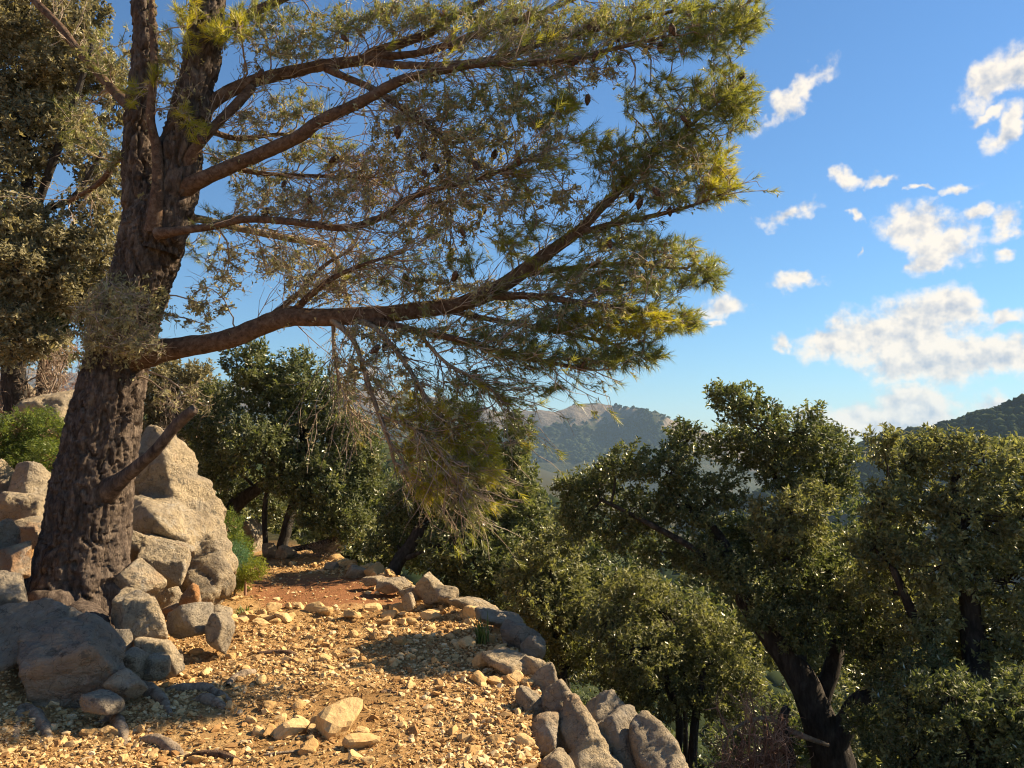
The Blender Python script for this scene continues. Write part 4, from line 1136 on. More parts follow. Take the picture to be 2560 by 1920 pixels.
limbs = [
    [(640, 668, 9, 6.3), (668, 640, 8, 6.2), (720, 600, 6, 6.1), (790, 570, 4, 6.0), (870, 545, 2.5, 5.9)],
    [(1228, 512, 8, 6.4), (1314, 486, 7, 6.3), (1421, 464, 5, 6.3), (1507, 440, 3, 6.3), (1570, 415, 2, 6.3)],
    [(1040, 640, 9, 6.3), (1150, 640, 8, 6.2), (1250, 653, 6, 6.1), (1379, 670, 5, 6.1), (1450, 690, 3, 6.1)],
    [(790, 690, 9, 6.25), (880, 710, 8, 6.1), (1010, 738, 7, 6.0), (1088, 762, 6, 6.0), (1185, 783, 4, 5.9), (1290, 800, 2.5, 5.9)],
    [(940, 665, 8, 6.25), (1060, 690, 6, 6.35), (1200, 715, 5, 6.4), (1330, 745, 3, 6.4)],
    [(1121, 593, 8, 6.35), (1230, 580, 6, 6.5), (1350, 570, 5, 6.55), (1470, 580, 3, 6.55)],
    [(340, 505, 14, 6.3), (400, 497, 9, 6.2), (456, 489, 8, 6.2), (529, 474, 8, 6.15), (620, 478, 8, 6.1), (729, 492, 8, 6.05), (777, 486, 7.5, 6.05), (833, 464, 7, 6.0), (871, 434, 6.5, 6.0), (927, 413, 6, 6.0), (1013, 391, 4.5, 6.0), (1099, 365, 3, 6.0), (1164, 335, 2, 6.0)],
    [(390, 470, 14, 6.6), (430, 473, 9, 6.7), (529, 496, 8, 6.9), (620, 514, 8, 7.0), (693, 529, 7, 7.0), (726, 562, 6, 7.0), (742, 610, 3.5, 7.0), (760, 680, 2, 7.0)],
    [(370, 420, 30, 6.5), (420, 395, 19, 6.4), (456, 379, 16, 6.35), (547, 339, 15, 6.3), (638, 299, 14, 6.2), (691, 262, 13.5, 6.15), (790, 215, 12, 6.1), (833, 190, 11, 6.1), (884, 168, 10, 6.1), (992, 146, 8, 6.1), (1056, 138, 7, 6.1), (1207, 133, 6, 6.1), (1336, 103, 4.5, 6.15), (1450, 76, 3, 6.2)],
    [(430, 260, 26, 6.5), (456, 222, 16, 6.55), (529, 182, 14, 6.6), (620, 157, 13.5, 6.7), (691, 142, 13, 6.75), (778, 130, 12, 6.8), (810, 112, 11, 6.8), (920, 75, 9, 6.9), (970, 42, 8, 6.9), (1030, 10, 7, 6.9), (1110, -40, 5, 6.9)],
    [(395, 370, 22, 6.45), (420, 325, 13, 6.4), (456, 281, 11, 6.4), (510, 226, 11, 6.5), (545, 188, 10, 6.6)],
    [(800, 122, 10, 6.8), (880, 118, 8, 6.7), (949, 103, 8, 6.7), (1078, 56, 7, 6.7), (1142, 39, 6, 6.7), (1260, -10, 4, 6.7)],
    [(790, 132, 10, 6.8), (900, 142, 8, 6.6), (1056, 130, 7.5, 6.5), (1207, 82, 6.5, 6.5), (1379, 43, 5, 6.5), (1500, 15, 3, 6.5), (1580, 20, 2, 6.5)],
    [(700, 145, 9, 6.75), (740, 164, 8, 6.6), (807, 193, 7.5, 6.4), (884, 245, 7, 6.3), (949, 292, 6, 6.2), (966, 327, 5, 6.2), (968, 390, 3.5, 6.2), (975, 470, 2, 6.2)],
    [(440, 110, 20, 6.5), (490, 60, 12, 6.6), (560, 20, 10, 6.7), (680, -30, 8, 6.8), (820, -60, 6, 6.8)],
    [(288, 235, 16, 6.7), (240, 190, 10, 6.9), (164, 102, 9, 7.1), (128, 55, 8.5, 7.2), (73, 0, 8, 7.3), (10, -60, 6, 7.4)],
    [(282, 330, 14, 6.7), (255, 345, 8, 6.8), (215, 395, 6, 6.9), (150, 435, 5, 7.1)],
    [(560, 700, 7, 6.35), (640, 640, 5, 6.5), (700, 575, 4, 6.6), (760, 540, 2.5, 6.6)],
    [(452, 283, 8, 6.45), (520, 300, 5, 6.8), (610, 290, 4, 7.0), (720, 300, 3, 7.0)],
    [(490, 360, 8, 6.35), (570, 375, 5, 6.5), (680, 380, 4, 6.6), (790, 385, 2.5, 6.6)],
]
for i, l in enumerate(limbs):
    pine_limb(l, None, max(40, len(l) * 10), 12, False, "limb", 'deadwood' if i == 7 else 'limb', 30 + i)
hang = [[(715, 690, 7, 6.25), (745, 715, 6, 6.2), (767, 742, 5.5, 6.15), (787, 800, 5, 6.1), (806, 859, 5, 6.05), (826, 914, 5, 6.0), (842, 957, 4.5, 6.0), (855, 1003, 3.8, 6.0), (892, 1035, 3, 6.0), (943, 1070, 2, 6.0)],
        [(770, 690, 7, 6.25), (814, 712, 6, 6.15), (873, 781, 5, 6.05), (931, 875, 4.2, 5.95), (978, 925, 3.4, 5.9), (1010, 964, 2.4, 5.9), (1040, 1010, 1.6, 5.9)],
        [(720, 688, 5, 6.3), (722, 760, 3.5, 6.3), (735, 830, 2.5, 6.3), (765, 900, 1.6, 6.3)],
        [(830, 900, 3.5, 6.0), (900, 930, 3, 5.9), (950, 970, 2.4, 5.85), (985, 1040, 1.5, 5.8)],
        [(900, 715, 5, 6.1), (960, 780, 3.6, 6.0), (1030, 820, 2.8, 5.9), (1095, 865, 2, 5.9)]]
for i, l in enumerate(hang):
    pine_limb(l, None, 60, 9, False, "branch", 'deadwood', 70 + i)
pine_limb([(225, 1062, 30, 6.45), (262, 1036, 17, 6.35), (300, 1005, 13, 6.25), (340, 968, 12, 6.15), (375, 925, 12, 6.1), (398, 903, 12, 6.05), (419, 884, 11, 6.0)], None, 70, 18, False, "broken_branch", 'bark', 90, nodes=False)
roots = [[(175, 1330, 34, 6.2), (205, 1365, 30, 5.85), (212, 1400, 16, 5.6)], [(150, 1310, 40, 6.3), (110, 1300, 26, 6.2), (60, 1290, 14, 6.2)], [(225, 1440, 18, 5.2), (265, 1472, 14, 5.02), (320, 1497, 16, 4.9), (352, 1520, 11, 4.75), (372, 1545, 5, 4.65)],
         [(350, 1490, 6, 5.0), (400, 1492, 12, 4.95), (440, 1492, 12, 4.95), (480, 1506, 8, 4.85), (505, 1520, 3, 4.8)], [(415, 1512, 6, 4.82), (440, 1516, 12, 4.8), (470, 1526, 11, 4.75), (495, 1538, 4, 4.7)], [(212, 1563, 9, 4.45), (245, 1556, 13, 4.45), (262, 1580, 13, 4.35), (272, 1612, 8, 4.25)],
         [(290, 1600, 6, 4.3), (330, 1605, 14, 4.28), (370, 1622, 15, 4.2), (402, 1638, 7, 4.12)], [(480, 1328, 10, 7.0), (510, 1340, 8, 6.9), (545, 1342, 7, 6.88), (572, 1334, 3, 6.95)], [(30, 1600, 8, 4.5), (50, 1540, 14, 4.75), (90, 1570, 14, 4.55), (110, 1610, 7, 4.35)]]
for i, l in enumerate(roots):
    pr = px_path(l)
    if i > 1:
        for j_, q_ in enumerate(pr):
            h_ = hit(l[j_][0], l[j_][1])
            rr_ = M(l[j_][2], h_[1]) * .95
            pr[j_] = [h_[0], h_[1], float(H(h_[0], h_[1])) + rr_ * (.35 if 0 < j_ < len(pr) - 1 else -.8), rr_]
    g, _ = limb_geo(pr, 40, 12, .35, 11, 95 + i)
    g.build("root", MAT['bark' if i < 2 else 'deadwood'], pine, pb)

# tufts of needles: centre x, y, half width, half height, D, count, kind
TUFT = [
    (1560, 55, 92, 62, 6.5, 210, 'g'), (1600, 30, 55, 50, 6.4, 120, 'g'), (1440, 45, 110, 55, 6.5, 190, 'g'), (1300, 45, 110, 60, 6.5, 170, 'm'), (1160, 60, 110, 60, 6.6, 150, 'm'), (1020, 50, 100, 55, 6.7, 130, 'm'), (900, 30, 90, 45, 6.8, 110, 'm'), (1500, 95, 90, 30, 6.4, 90, 'g'),
    (1560, 195, 80, 48, 6.5, 200, 'g'), (1590, 235, 52, 50, 6.5, 120, 'g'), (1480, 245, 82, 50, 6.5, 150, 'g'), (1385, 215, 50, 40, 6.5, 60, 'g'), (1440, 180, 40, 24, 6.5, 36, 'g'), (1560, 140, 26, 22, 6.5, 24, 'g'),
    (1218, 228, 36, 34, 6.2, 70, 'y'), (1168, 262, 20, 26, 6.2, 22, 'g'), (1255, 300, 30, 20, 6.3, 30, 'y'), (1310, 330, 50, 36, 6.4, 70, 'g'), (1420, 315, 90, 46, 6.5, 170, 'g'), (1515, 325, 70, 44, 6.5, 150, 'y'), (1545, 395, 52, 46, 6.4, 140, 'y'), (1455, 415, 76, 36, 6.4, 120, 'g'), (1345, 370, 66, 40, 6.4, 90, 'g'),
    (1185, 345, 40, 40, 6.2, 34, 'y'), (1135, 400, 30, 40, 6.1, 34, 'y'), (1110, 540, 40, 40, 6.2, 34, 'y'), (1085, 520, 24, 34, 6.1, 24, 'y'), (1340, 520, 86, 36, 6.4, 110, 'g'), (1445, 545, 76, 34, 6.4, 110, 'g'), (1530, 590, 42, 38, 6.4, 80, 'g'), (1400, 610, 96, 34, 6.4, 130, 'g'), (1290, 600, 86, 36, 6.4, 100, 'g'), (1210, 600, 70, 40, 6.3, 60, 'g'), (1150, 500, 60, 40, 6.3, 40, 'g'),
    (1420, 690, 86, 40, 6.2, 150, 'y'), (1310, 700, 86, 40, 6.2, 150, 'y'), (1210, 690, 70, 36, 6.2, 100, 'g'), (1180, 770, 80, 34, 6.0, 120, 'g'), (1300, 775, 66, 28, 6.0, 100, 'g'), (1390, 765, 50, 24, 6.1, 70, 'g'), (1060, 740, 90, 40, 6.1, 80, 'g'), (950, 725, 90, 36, 6.1, 50, 'm'), (1195, 840, 24, 14, 5.9, 14, 'g'), (1490, 690, 30, 30, 6.2, 40, 'g'),
    (930, 570, 70, 30, 6.2, 40, 'g'), (800, 590, 66, 40, 6.3, 50, 'g'), (1000, 560, 50, 30, 6.2, 30, 'g'), (880, 620, 80, 30, 6.2, 40, 'm'), (1060, 260, 100, 60, 6.1, 100, 'm'), (1120, 200, 90, 50, 6.1, 90, 'm'), (960, 200, 90, 50, 6.2, 70, 'm'),
    (560, 45, 90, 45, 6.7, 120, 'g'), (700, 60, 90, 46, 6.8, 120, 'm'), (800, 40, 80, 40, 6.8, 90, 'm'), (640, 110, 80, 30, 6.8, 60, 'm'), (400, 60, 40, 50, 6.3, 30, 'y'), (500, 60, 40, 40, 6.3, 40, 'y'), (640, 230, 70, 40, 6.9, 70, 'm'), (700, 330, 80, 40, 6.9, 90, 'm'), (780, 380, 80, 50, 6.8, 120, 'd'), (580, 400, 80, 40, 6.8, 70, 'm'), (500, 330, 60, 40, 6.9, 50, 'm'), (870, 440, 80, 40, 6.4, 70, 'd'), (640, 560, 70, 40, 6.9, 50, 'm'),
    (400, 250, 24, 24, 6.2, 16, 'y'), (425, 285, 24, 20, 6.2, 14, 'y'), (285, 195, 20, 30, 6.3, 14, 'y'), (338, 165, 22, 22, 6.2, 14, 'y'), (480, 70, 36, 26, 6.2, 26, 'y'), (400, 20, 30, 30, 6.2, 20, 'y'), (250, 330, 50, 50, 6.7, 40, 'm'), (230, 120, 60, 70, 6.9, 60, 'm'), (360, 120, 40, 60, 6.8, 40, 'm'), (170, 260, 60, 60, 7.0, 50, 'm'), (430, 540, 40, 40, 6.9, 24, 'g'), (460, 480, 50, 30, 6.6, 30, 'm'),
    (890, 920, 56, 60, 6.0, 60, 'y'), (970, 900, 60, 50, 5.95, 70, 'y'), (1030, 940, 50, 60, 5.9, 90, 'y'), (980, 1000, 60, 46, 5.9, 80, 'y'), (930, 1055, 40, 30, 5.95, 36, 'y'), (1010, 860, 60, 34, 5.95, 24, 'y'), (900, 850, 70, 36, 6.0, 20, 'y'), (1092, 862, 20, 16, 5.9, 12, 'y'), (880, 990, 40, 40, 6.0, 26, 'y'), (1040, 830, 50, 24, 5.95, 26, 'g'), (820, 770, 50, 40, 6.1, 18, 'm'), (1060, 1010, 26, 40, 5.85, 40, 'y'),
    (955, 30, 9, 9, 6.6, 4, 'd'), (982, 95, 9, 9, 6.5, 4, 'd'), (1140, 35, 9, 9, 6.5, 4, 'd'), (1132, 75, 9, 9, 6.5, 4, 'd'), (1142, 95, 9, 9, 6.4, 4, 'd'), (1230, 150, 9, 9, 6.3, 4, 'd'),
]
BARE = [(900, 260, 120, 70, 6.4, 240), (1000, 330, 120, 70, 6.2, 260), (850, 360, 120, 70, 6.3, 240), (1050, 430, 100, 60, 6.1, 160), (930, 480, 110, 60, 6.2, 180), (720, 430, 100, 50, 6.3, 160), (600, 440, 90, 50, 6.4, 120), (560, 560, 110, 60, 6.5, 150), (700, 620, 90, 50, 6.4, 110), (1200, 430, 90, 60, 6.3, 120), (1000, 620, 120, 40, 6.3, 130),
        (470, 620, 70, 60, 6.5, 60), (420, 680, 60, 40, 6.5, 60), (240, 690, 95, 75, 6.15, 260), (300, 740, 70, 40, 6.1, 110), (250, 640, 60, 40, 6.2, 60), (830, 720, 100, 40, 6.1, 80), (760, 780, 40, 90, 6.2, 70), (850, 850, 50, 90, 6.05, 60), (960, 830, 80, 50, 6.0, 50), (930, 950, 70, 70, 5.95, 70), (1150, 280, 90, 70, 6.2, 120), (1150, 100, 160, 60, 6.6, 170), (1250, 160, 100, 30, 6.3, 90), (560, 250, 90, 60, 6.6, 100), (380, 180, 60, 90, 6.5, 70), (560, 100, 100, 60, 6.6, 90), (1450, 360, 120, 90, 6.4, 120), (1380, 560, 140, 60, 6.4, 130), (1300, 660, 140, 60, 6.3, 140), (400, 860, 70, 50, 6.5, 50), (1100, 700, 100, 40, 6.1, 80)]
NODES.append(trunk_c[(trunk_c[:, 2] > P(240, 830, 6.6)[2])][:, :4])
allN = np.concatenate(NODES)
allD = np.concatenate([np.vstack([np.diff(c[:, :3], axis=0), c[-1:, :3] - c[-2:-1, :3]]) for c in NODES])
allD = unit(allD)
pts, kind = [], []
def ell(cx, cy, rx, ry, D, n):
    d = rdir(n, rp) * (rp.random((n, 1)) ** (1 / 2.4))
    x, y = cx + d[:, 0] * rx, cy + d[:, 1] * ry
    dep = D + d[:, 2] * M(max(rx, ry), D) * 1.1
    return np.array([P(a, b, c) for a, b, c in zip(x, y, dep)])
for cx, cy, rx, ry, D, n, k in TUFT:
    n = int(n * 1.05)
    pts.append(ell(cx, cy, rx * 1.12, ry * 1.15, D, n))
    kind += [k] * n
for cx, cy, rx, ry, D, n in BARE:
    pts.append(ell(cx, cy, rx * 1.1, ry * 1.1, D, n))
    kind += ['b'] * n
pts, kind = np.concatenate(pts), np.array(kind)
def cluster(p, per, r, it=3):
    k = max(1, len(p) // per)
    c = p[r.choice(len(p), k, replace=False)]
    for _ in range(it):
        lab = np.concatenate([np.argmin(((q[:, None] - c[None]) ** 2).sum(-1), 1) for q in np.array_split(p, max(1, len(p) // 400))])
        for j in range(k):
            if (lab == j).any():
                c[j] = p[lab == j].mean(0)
    return lab, c
lab, cen = cluster(pts, 26, rp)
g_tw = Geo()
n_axis = np.zeros((len(pts), 3))
lichen_at = []
def curve(a, da, b, k, r, jit):
    """bezier from a, leaving along da, to b"""
    L = np.linalg.norm(b - a, axis=-1, keepdims=True)
    c1 = a + da * L * .45
    t = np.linspace(0, 1, k)[None, :, None]
    Q_ = a[:, None] * (1 - t) ** 2 + 2 * c1[:, None] * t * (1 - t) + b[:, None] * t ** 2
    return Q_ + r.normal(0, jit, Q_.shape) * (L[:, None] * np.sin(t * math.pi))
for j in range(len(cen)):
    sel = np.nonzero(lab == j)[0]
    if not len(sel):
        continue
    c = cen[j]
    v = c - allN[:, :3]
    dist = np.linalg.norm(v, axis=1)
    cosang = (v * allD).sum(1) / np.maximum(dist, 1e-6)
    cost = dist * (1 + .8 * np.clip(.35 - cosang, 0, 2)) + np.where(allN[:, 3] < .012, .0, .05)
    q = np.argmin(cost)
    a = allN[q, :3]
    m1 = curve(a[None], unit(allD[q] + .35 * unit(v[q]))[None], c[None], 9, rp, .022)
    r0 = min(allN[q, 3] * .75, .006 + .010 * min(dist[q], 1.2))
    V, Q = tubes(m1, np.linspace(r0, .0045, 9)[None], 5)
    g_tw.add(V, Q=Q, tint=rp.uniform(.2, .6))
    sub, sc_ = cluster(pts[sel], 5, rp, 2)
    p1 = m1[0]
    for s_i in range(len(sc_)):
        mem = sel[sub == s_i]
        if not len(mem):
            continue
        cc_ = sc_[s_i]
        vv = cc_ - p1[3:]
        dd = np.linalg.norm(vv, axis=1)
        tdir = unit(np.gradient(p1, axis=0))[3:]
        k = np.argmin(dd * (1 + .6 * np.clip(.4 - (vv * tdir).sum(1) / np.maximum(dd, 1e-6), 0, 2)))
        m2 = curve(p1[3 + k][None], unit(tdir[k] + .5 * unit(vv[k]))[None], cc_[None], 6, rp, .03)
        V, Q = tubes(m2, np.linspace(.0045, .0028, 6)[None], 4)
        g_tw.add(V, Q=Q, tint=rp.uniform(.25, .7))
        st_i = rp.integers(2, 6, len(mem))
        a3 = m2[0, st_i]
        t2 = unit(np.gradient(m2[0], axis=0))[st_i]
        m3 = curve(a3, unit(t2 + .3 * rdir(len(mem), rp)), pts[mem], 3, rp, .035)
        V, Q = tubes(m3, np.tile(np.linspace(.0034, .0018, 3), (len(mem), 1)), 3)
        g_tw.add(V, Q=Q, tint=np.repeat(np.clip(rp.normal(.5, .25, len(mem)), 0, 1), 9))
        n_axis[mem] = unit(m3[:, -1] - m3[:, -2])
        for z_ in range(len(mem)):
            if kind[mem[z_]] in 'bm' and rp.random() < .75:
                lichen_at.append(m3[z_, rp.integers(0, 3)])
                lichen_at.append(m3[z_, rp.integers(0, 3)])
        if rp.random() < .6:
            lichen_at.append(m2[0, rp.integers(0, 6)])
        if kind[mem[0]] == 'b':      # extra fine side twigs on the bare wood
            e = 5
            a4 = m3[rp.integers(0, len(mem), e), rp.integers(1, 3, e)]
            m4 = wiggle(a4, a4 + rdir(e, rp) * rp.uniform(.05, .16, (e, 1)), 4, .15, rp)
            V, Q = tubes(m4, np.tile(np.linspace(.0022, .0010, 4), (e, 1)), 3)
            g_tw.add(V, Q=Q, tint=np.repeat(rp.random(e), 12))
# fans of fine shoots sweeping outward along every limb
lim = np.concatenate(NODES[3:-1])
limD = np.concatenate([unit(np.gradient(c[:, :3], axis=0)) for c in NODES[3:-1]])
nf = 1150
q = rp.choice(len(lim), nf, p=(lambda w_: w_ / w_.sum())(np.where(lim[:, 3] < .05, 1.0, .45) * np.where(lim[:, 0] > -2.2, 1, .35) * np.where(lim[:, 0] > 1.1, .25, 1)))
fa = lim[q, :3]
fd = unit(limD[q] * rp.uniform(.5, 1.4, (nf, 1)) + rdir(nf, rp) * .8)
fl = rp.uniform(.18, .58, (nf, 1)) * np.where(fa[:, :1] > .6, .55, 1)
fb = fa + fd * fl
m1 = curve(fa, unit(fd + .4 * rdir(nf, rp)), fb + np.array([.06, 0, .02]), 6, rp, .02)
V, Q = tubes(m1, np.tile(np.linspace(.0048, .0022, 6), (nf, 1)), 4)
g_tw.add(V, Q=Q, tint=np.repeat(np.clip(rp.normal(.55, .2, nf), 0, 1), 24))
ns_ = 5
i_ = np.repeat(np.arange(nf), ns_)
a_ = m1[i_, rp.integers(1, 6, nf * ns_)]
d_ = unit(fd[i_] * 1.1 + rdir(nf * ns_, rp) * .75)
m2 = curve(a_, unit(d_ + .3 * rdir(nf * ns_, rp)), a_ + d_ * fl[i_] * rp.uniform(.25, .6, (nf * ns_, 1)), 3, rp, .03)
V, Q = tubes(m2, np.tile(np.linspace(.0027, .0013, 3), (nf * ns_, 1)), 3)
g_tw.add(V, Q=Q, tint=np.repeat(np.clip(rp.normal(.55, .25, nf * ns_), 0, 1), 9))
tip = np.nonzero((m2[:, -1, 0] > -.4 + rp.normal(0, .5, len(m2))) & (rp.random(len(m2)) < .55))[0]
pts = np.concatenate([pts, m2[tip, -1]])
n_axis = np.concatenate([n_axis, unit(m2[tip, -1] - m2[tip, -2])])
kind = np.concatenate([kind, rp.choice(['g', 'm', 'y'], len(tip), p=[.5, .35, .15])])
lt = rp.choice(len(m2), 1600, replace=False)
lichen_at += list(m2[lt, rp.integers(0, 3, 1600)])
g_tw.build("twigs", MAT['twig'], pine, pb, kind="stuff")
def needles(sel, n, L0, width, tmean, r):
    b, ax = pts[sel], n_axis[sel]
    s = len(sel)
    ax = unit(ax + .55 * unit(b - np.array([-2.6, 6.5, 2.6])) + np.array([0, 0, .12]))
    t = r.uniform(-.055, .02, (s, n, 1))
    side = unit(np.cross(ax, rdir(s, r)))
    oth = np.cross(ax, side)
    ph = r.uniform(0, 6.3, (s, n, 1))
    d = unit(ax[:, None] * r.uniform(.9, 2.4, (s, n, 1)) + np.cos(ph) * side[:, None] + np.sin(ph) * oth[:, None] + r.normal(0, .12, (s, n, 3)))
    c = b[:, None] + ax[:, None] * t
    L = L0 * r.uniform(.65, 1.15, (s, n, 1))
    wv = unit(np.cross(d, rdir(s * n, r).reshape(s, n, 3))) * width
    V = np.stack([c - wv, c + wv, c + d * L + np.array([0, 0, -.006])], 2)
    T = np.arange(s * n * 3).reshape(-1, 3)
    tn = np.clip(tmean + r.normal(0, .14, (s, 1)) + r.normal(0, .12, (s, n)), 0, 1)
    return V.reshape(-1, 3), T, np.repeat(tn.ravel(), 3)
gn, gy_, gd = Geo(), Geo(), Geo()
for k, tg, nn, tm in (('g', gn, 30, .45), ('m', gn, 18, .38), ('y', gy_, 32, .45), ('d', gd, 22, .5)):
    sel = np.nonzero(kind == k)[0]
    V, T, tn = needles(sel, nn, .084, .0019, tm, rp)
    tg.add(V, T=T, tint=tn)
gn.build("crown", MAT['needle'], pine, pb, smooth=False, kind="stuff")
gy_.build("crown", MAT['needle_yellow'], pine, pb, smooth=False, kind="stuff", label="yellow-green sunlit needle tufts")
gd.build("crown", MAT['needle_dead'], pine, pb, smooth=False, kind="stuff", label="brown dead needle clumps")
# lichen on the bare twigs and limbs
la = np.array(lichen_at)
ex = allN[(allN[:, 3] > .006)]
pick = rp.choice(len(ex), 900)
la = np.concatenate([la, ex[pick, :3] + rdir(900, rp) * ex[pick, 3:4]])
tr_sel = trunk_c[(trunk_c[:, 2] > P(240, 790, 6.6)[2]) & (trunk_c[:, 2] < P(240, 620, 6.6)[2])]
tp = tr_sel[rp.integers(0, len(tr_sel), 700)]
dv = unit(np.stack([rp.normal(0, .8, 700), -np.abs(rp.normal(0, 1, 700)), rp.normal(0, .2, 700)], -1))
la = np.concatenate([la, tp[:, :3] + dv * (tp[:, 3:4] * rp.uniform(1.0, 1.35, (700, 1)))])
m = len(la)
k5 = 5
c0 = la[:, None] + rp.normal(0, .014, (m, k5, 3)) + np.array([0, 0, -.012])
V = c0[:, :, None] + rp.normal(0, .0125, (m, k5, 3, 3))
gli = Geo().add(V.reshape(-1, 3), T=np.arange(m * k5 * 3).reshape(-1, 3), tint=np.repeat(rp.random(m * k5), 3))
gli.build("lichen", MAT['lichen'], pine, pb, smooth=False, kind="stuff")
# cones
V0, T0 = ico(3)
ph, th = np.arctan2(V0[:, 1], V0[:, 0]), V0[:, 2]
cone_v = V0 * np.array([.022, .022, .042]) * (1 + .16 * (np.cos(ph * 6 + th * 14) * np.cos(th * 22)))[:, None]
cone_v[:, :2] *= (1 - .38 * np.clip(th, 0, 1))[:, None]
cone_me = Geo().add(cone_v, T=T0).mesh("cone", MAT['cone'])
cone_px = [(915, 325), (930, 335), (918, 350), (935, 360), (970, 340), (1020, 350), (968, 375), (1010, 355), (980, 505), (978, 530), (982, 555), (985, 575), (890, 590), (1052, 435), (1390, 425), (1372, 432), (1360, 430), (1425, 445), (1440, 440), (1310, 490), (1316, 485), (1405, 78), (1450, 60), (1455, 95), (1420, 100), (1345, 80), (1300, 95), (1285, 60), (1240, 80), (1495, 225), (1305, 225), (755, 115), (900, 30), (560, 440), (610, 395), (640, 385), (560, 130), (800, 730), (815, 745), (840, 740), (1230, 800), (1255, 770), (1475, 250), (1130, 335), (1122, 342), (1080, 330), (700, 300), (470, 330), (1520, 320), (1600, 160), (1260, 120), (1180, 75), (1340, 120), (860, 260)]
for i, (x, y) in enumerate(cone_px):
    D = 6.2 + .3 * math.sin(i * 2.1)
    tgt = P(x, y, D)
    q = np.argmin(np.linalg.norm(pts - tgt, axis=1))
    o = bpy.data.objects.new("cone", cone_me)
    COL.objects.link(o)
    o.parent = pine
    o.location = pts[q] - pb + np.array([0, 0, -.03])
    o.rotation_euler = (rp.uniform(-.7, .7) + math.pi, rp.uniform(-.7, .7), rp.uniform(0, 6))
    s_ = rp.uniform(.85, 1.25)
    o.scale = (s_, s_, s_)

# sticks lying on the path
for lb, pts_, mt_ in [("pale bleached stick curving on the path beside the exposed roots", [(492, 1486, 5), (505, 1470, 7), (525, 1462, 9), (548, 1456, 6)], 'deadwood'),
                      ("dark flat stick lying across the upper path", [(556, 1413, 3), (590, 1415, 6), (625, 1416, 6), (640, 1417, 3)], 'limb'),
                      ("dark bent stick at the end of the lowest root", [(400, 1640, 4), (440, 1634, 7), (480, 1636, 7), (525, 1648, 3)], 'limb'),
                      ("thin grey stick pointing at the dark-fronted stone", [(570, 1634, 2.5), (610, 1630, 3), (650, 1624, 2)], 'deadwood'),
                      ("short reddish stick on the open gravel", [(822, 1498, 3), (840, 1497, 4), (865, 1504, 2)], 'limb')]:
    path = []
    for x, y, hw in pts_:
        h_ = hit(x, y)
        path.append([h_[0], h_[1], float(H(h_[0], h_[1])) + M(hw, h_[1]) * .6, M(hw, h_[1])])
    g, _ = limb_geo(path, 30, 9, .25, 14, len(lb))
    g.build("stick", MAT[mt_], origin=path[0][:3], label=lb, category="stick")
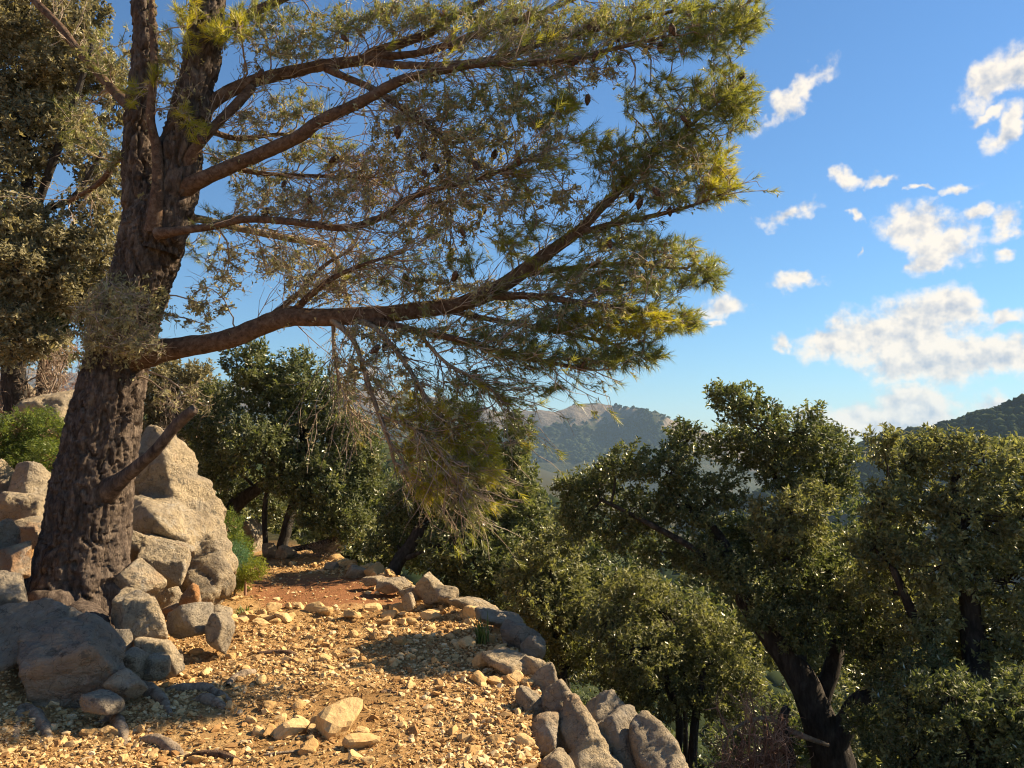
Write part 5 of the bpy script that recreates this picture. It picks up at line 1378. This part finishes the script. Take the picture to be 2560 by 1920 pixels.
#==PART5==
# undergrowth on the slopes beyond the path
ru = np.random.default_rng(9)
def undergrowth():
    n = 1300
    y = ru.uniform(4.5, 48, n)
    side = ru.random(n) < .72
    x = np.where(side, np.interp(y, XR_Y, XR_X) + .8 + ru.random(n) ** 1.3 * (4 + y * .55), np.interp(y, XL_Y, XL_X) - 1.2 - ru.random(n) * 7)
    k = (side | (y > 10.5)) & (np.hypot(x, y) > 5.5)
    x, y = x[k], y[k]
    c = np.stack([x, y, H(x, y)], -1)
    g = Geo()
    for lo, hi, leaf in ((0, 9, .045), (9, 16, .075), (16, 26, .12), (26, 60, .2)):
        q = c[(y >= lo) & (y < hi)]
        m_ = len(q)
        hh = ru.uniform(.15, .6, m_) * (1 + .03 * q[:, 1])
        sp = 6
        d = rdir(m_ * sp, ru)
        d[:, 2] = np.abs(d[:, 2])
        b = np.repeat(q, sp, 0) + d * np.repeat(hh, sp)[:, None] * ru.uniform(.3, 1, (m_ * sp, 1))
        leaves_on(g, b, unit(d + np.array([0, 0, .5])), 7, leaf * 2.6, leaf, ru, tint0=ru.normal(.4, .2, m_ * sp))
    g.build("undergrowth", MAT['oak_leaf'], smooth=False, kind="stuff", label="low evergreen scrub covering the slopes beyond the path", category="undergrowth")
undergrowth()
def valley_wood():
    r = np.random.default_rng(31)
    n = 4200
    d_ = 60 * (420 / 60) ** r.random(n)
    a_ = np.radians(r.uniform(-22, 40, n))
    x, y = d_ * np.sin(a_), d_ * np.cos(a_)
    k = x > np.interp(y, XR_Y, XR_X) + 2
    x, y, d_ = x[k], y[k], d_[k]
    m_ = len(x)
    sz = np.minimum(.9 + d_ * .012, 4.2) * r.uniform(.6, 1.3, m_)
    V0, T0 = ico(1)
    V = V0[None] * (1 + .3 * r.normal(size=(m_, len(V0), 1))) * sz[:, None, None] + np.stack([x, y, H(x, y, False) + sz * .45], -1)[:, None]
    Geo().add(V.reshape(-1, 3), T=(T0[None] + (np.arange(m_) * len(V0))[:, None, None]).reshape(-1, 3), tint=np.repeat(r.random(m_), len(V0))).build("valley_woodland", MAT['far_tree'], kind="stuff", label="dark evergreen woodland filling the valley below the path", category="woodland")
valley_wood()

# ---------------------------------------------------------------- air
zt = max(float(MX[2].max()), float(HX[2].max())) + 15
zb = float(GZ.min()) - 1.5
zb = min(zb, float(MX[2].min()) - 1.5, float(HX[2].min()) - 1.5)
hx0, hx1, hy0, hy1 = gx[0] - 60, gx[-1] + 60, gy[0] - 60, gy[-1] + 60
hv = np.array([(a, b, c) for c in (zb, zt) for b in (hy0, hy1) for a in (hx0, hx1)])
hm, ht, ho = mat_new("haze_air")
pv = node(ht, 'ShaderNodeVolumePrincipled', {'Color': (.50, .74, 1.0, 1), 'Density': .00011, 'Anisotropy': 0.0})
ht.links.new(pv.outputs[0], ho.inputs['Volume'])
Geo().add(hv, Q=[(0, 2, 3, 1), (4, 5, 7, 6), (0, 1, 5, 4), (2, 6, 7, 3), (0, 4, 6, 2), (1, 3, 7, 5)]).build("haze", hm, smooth=False, kind="stuff", label="thin blue haze filling the valley air", category="haze")
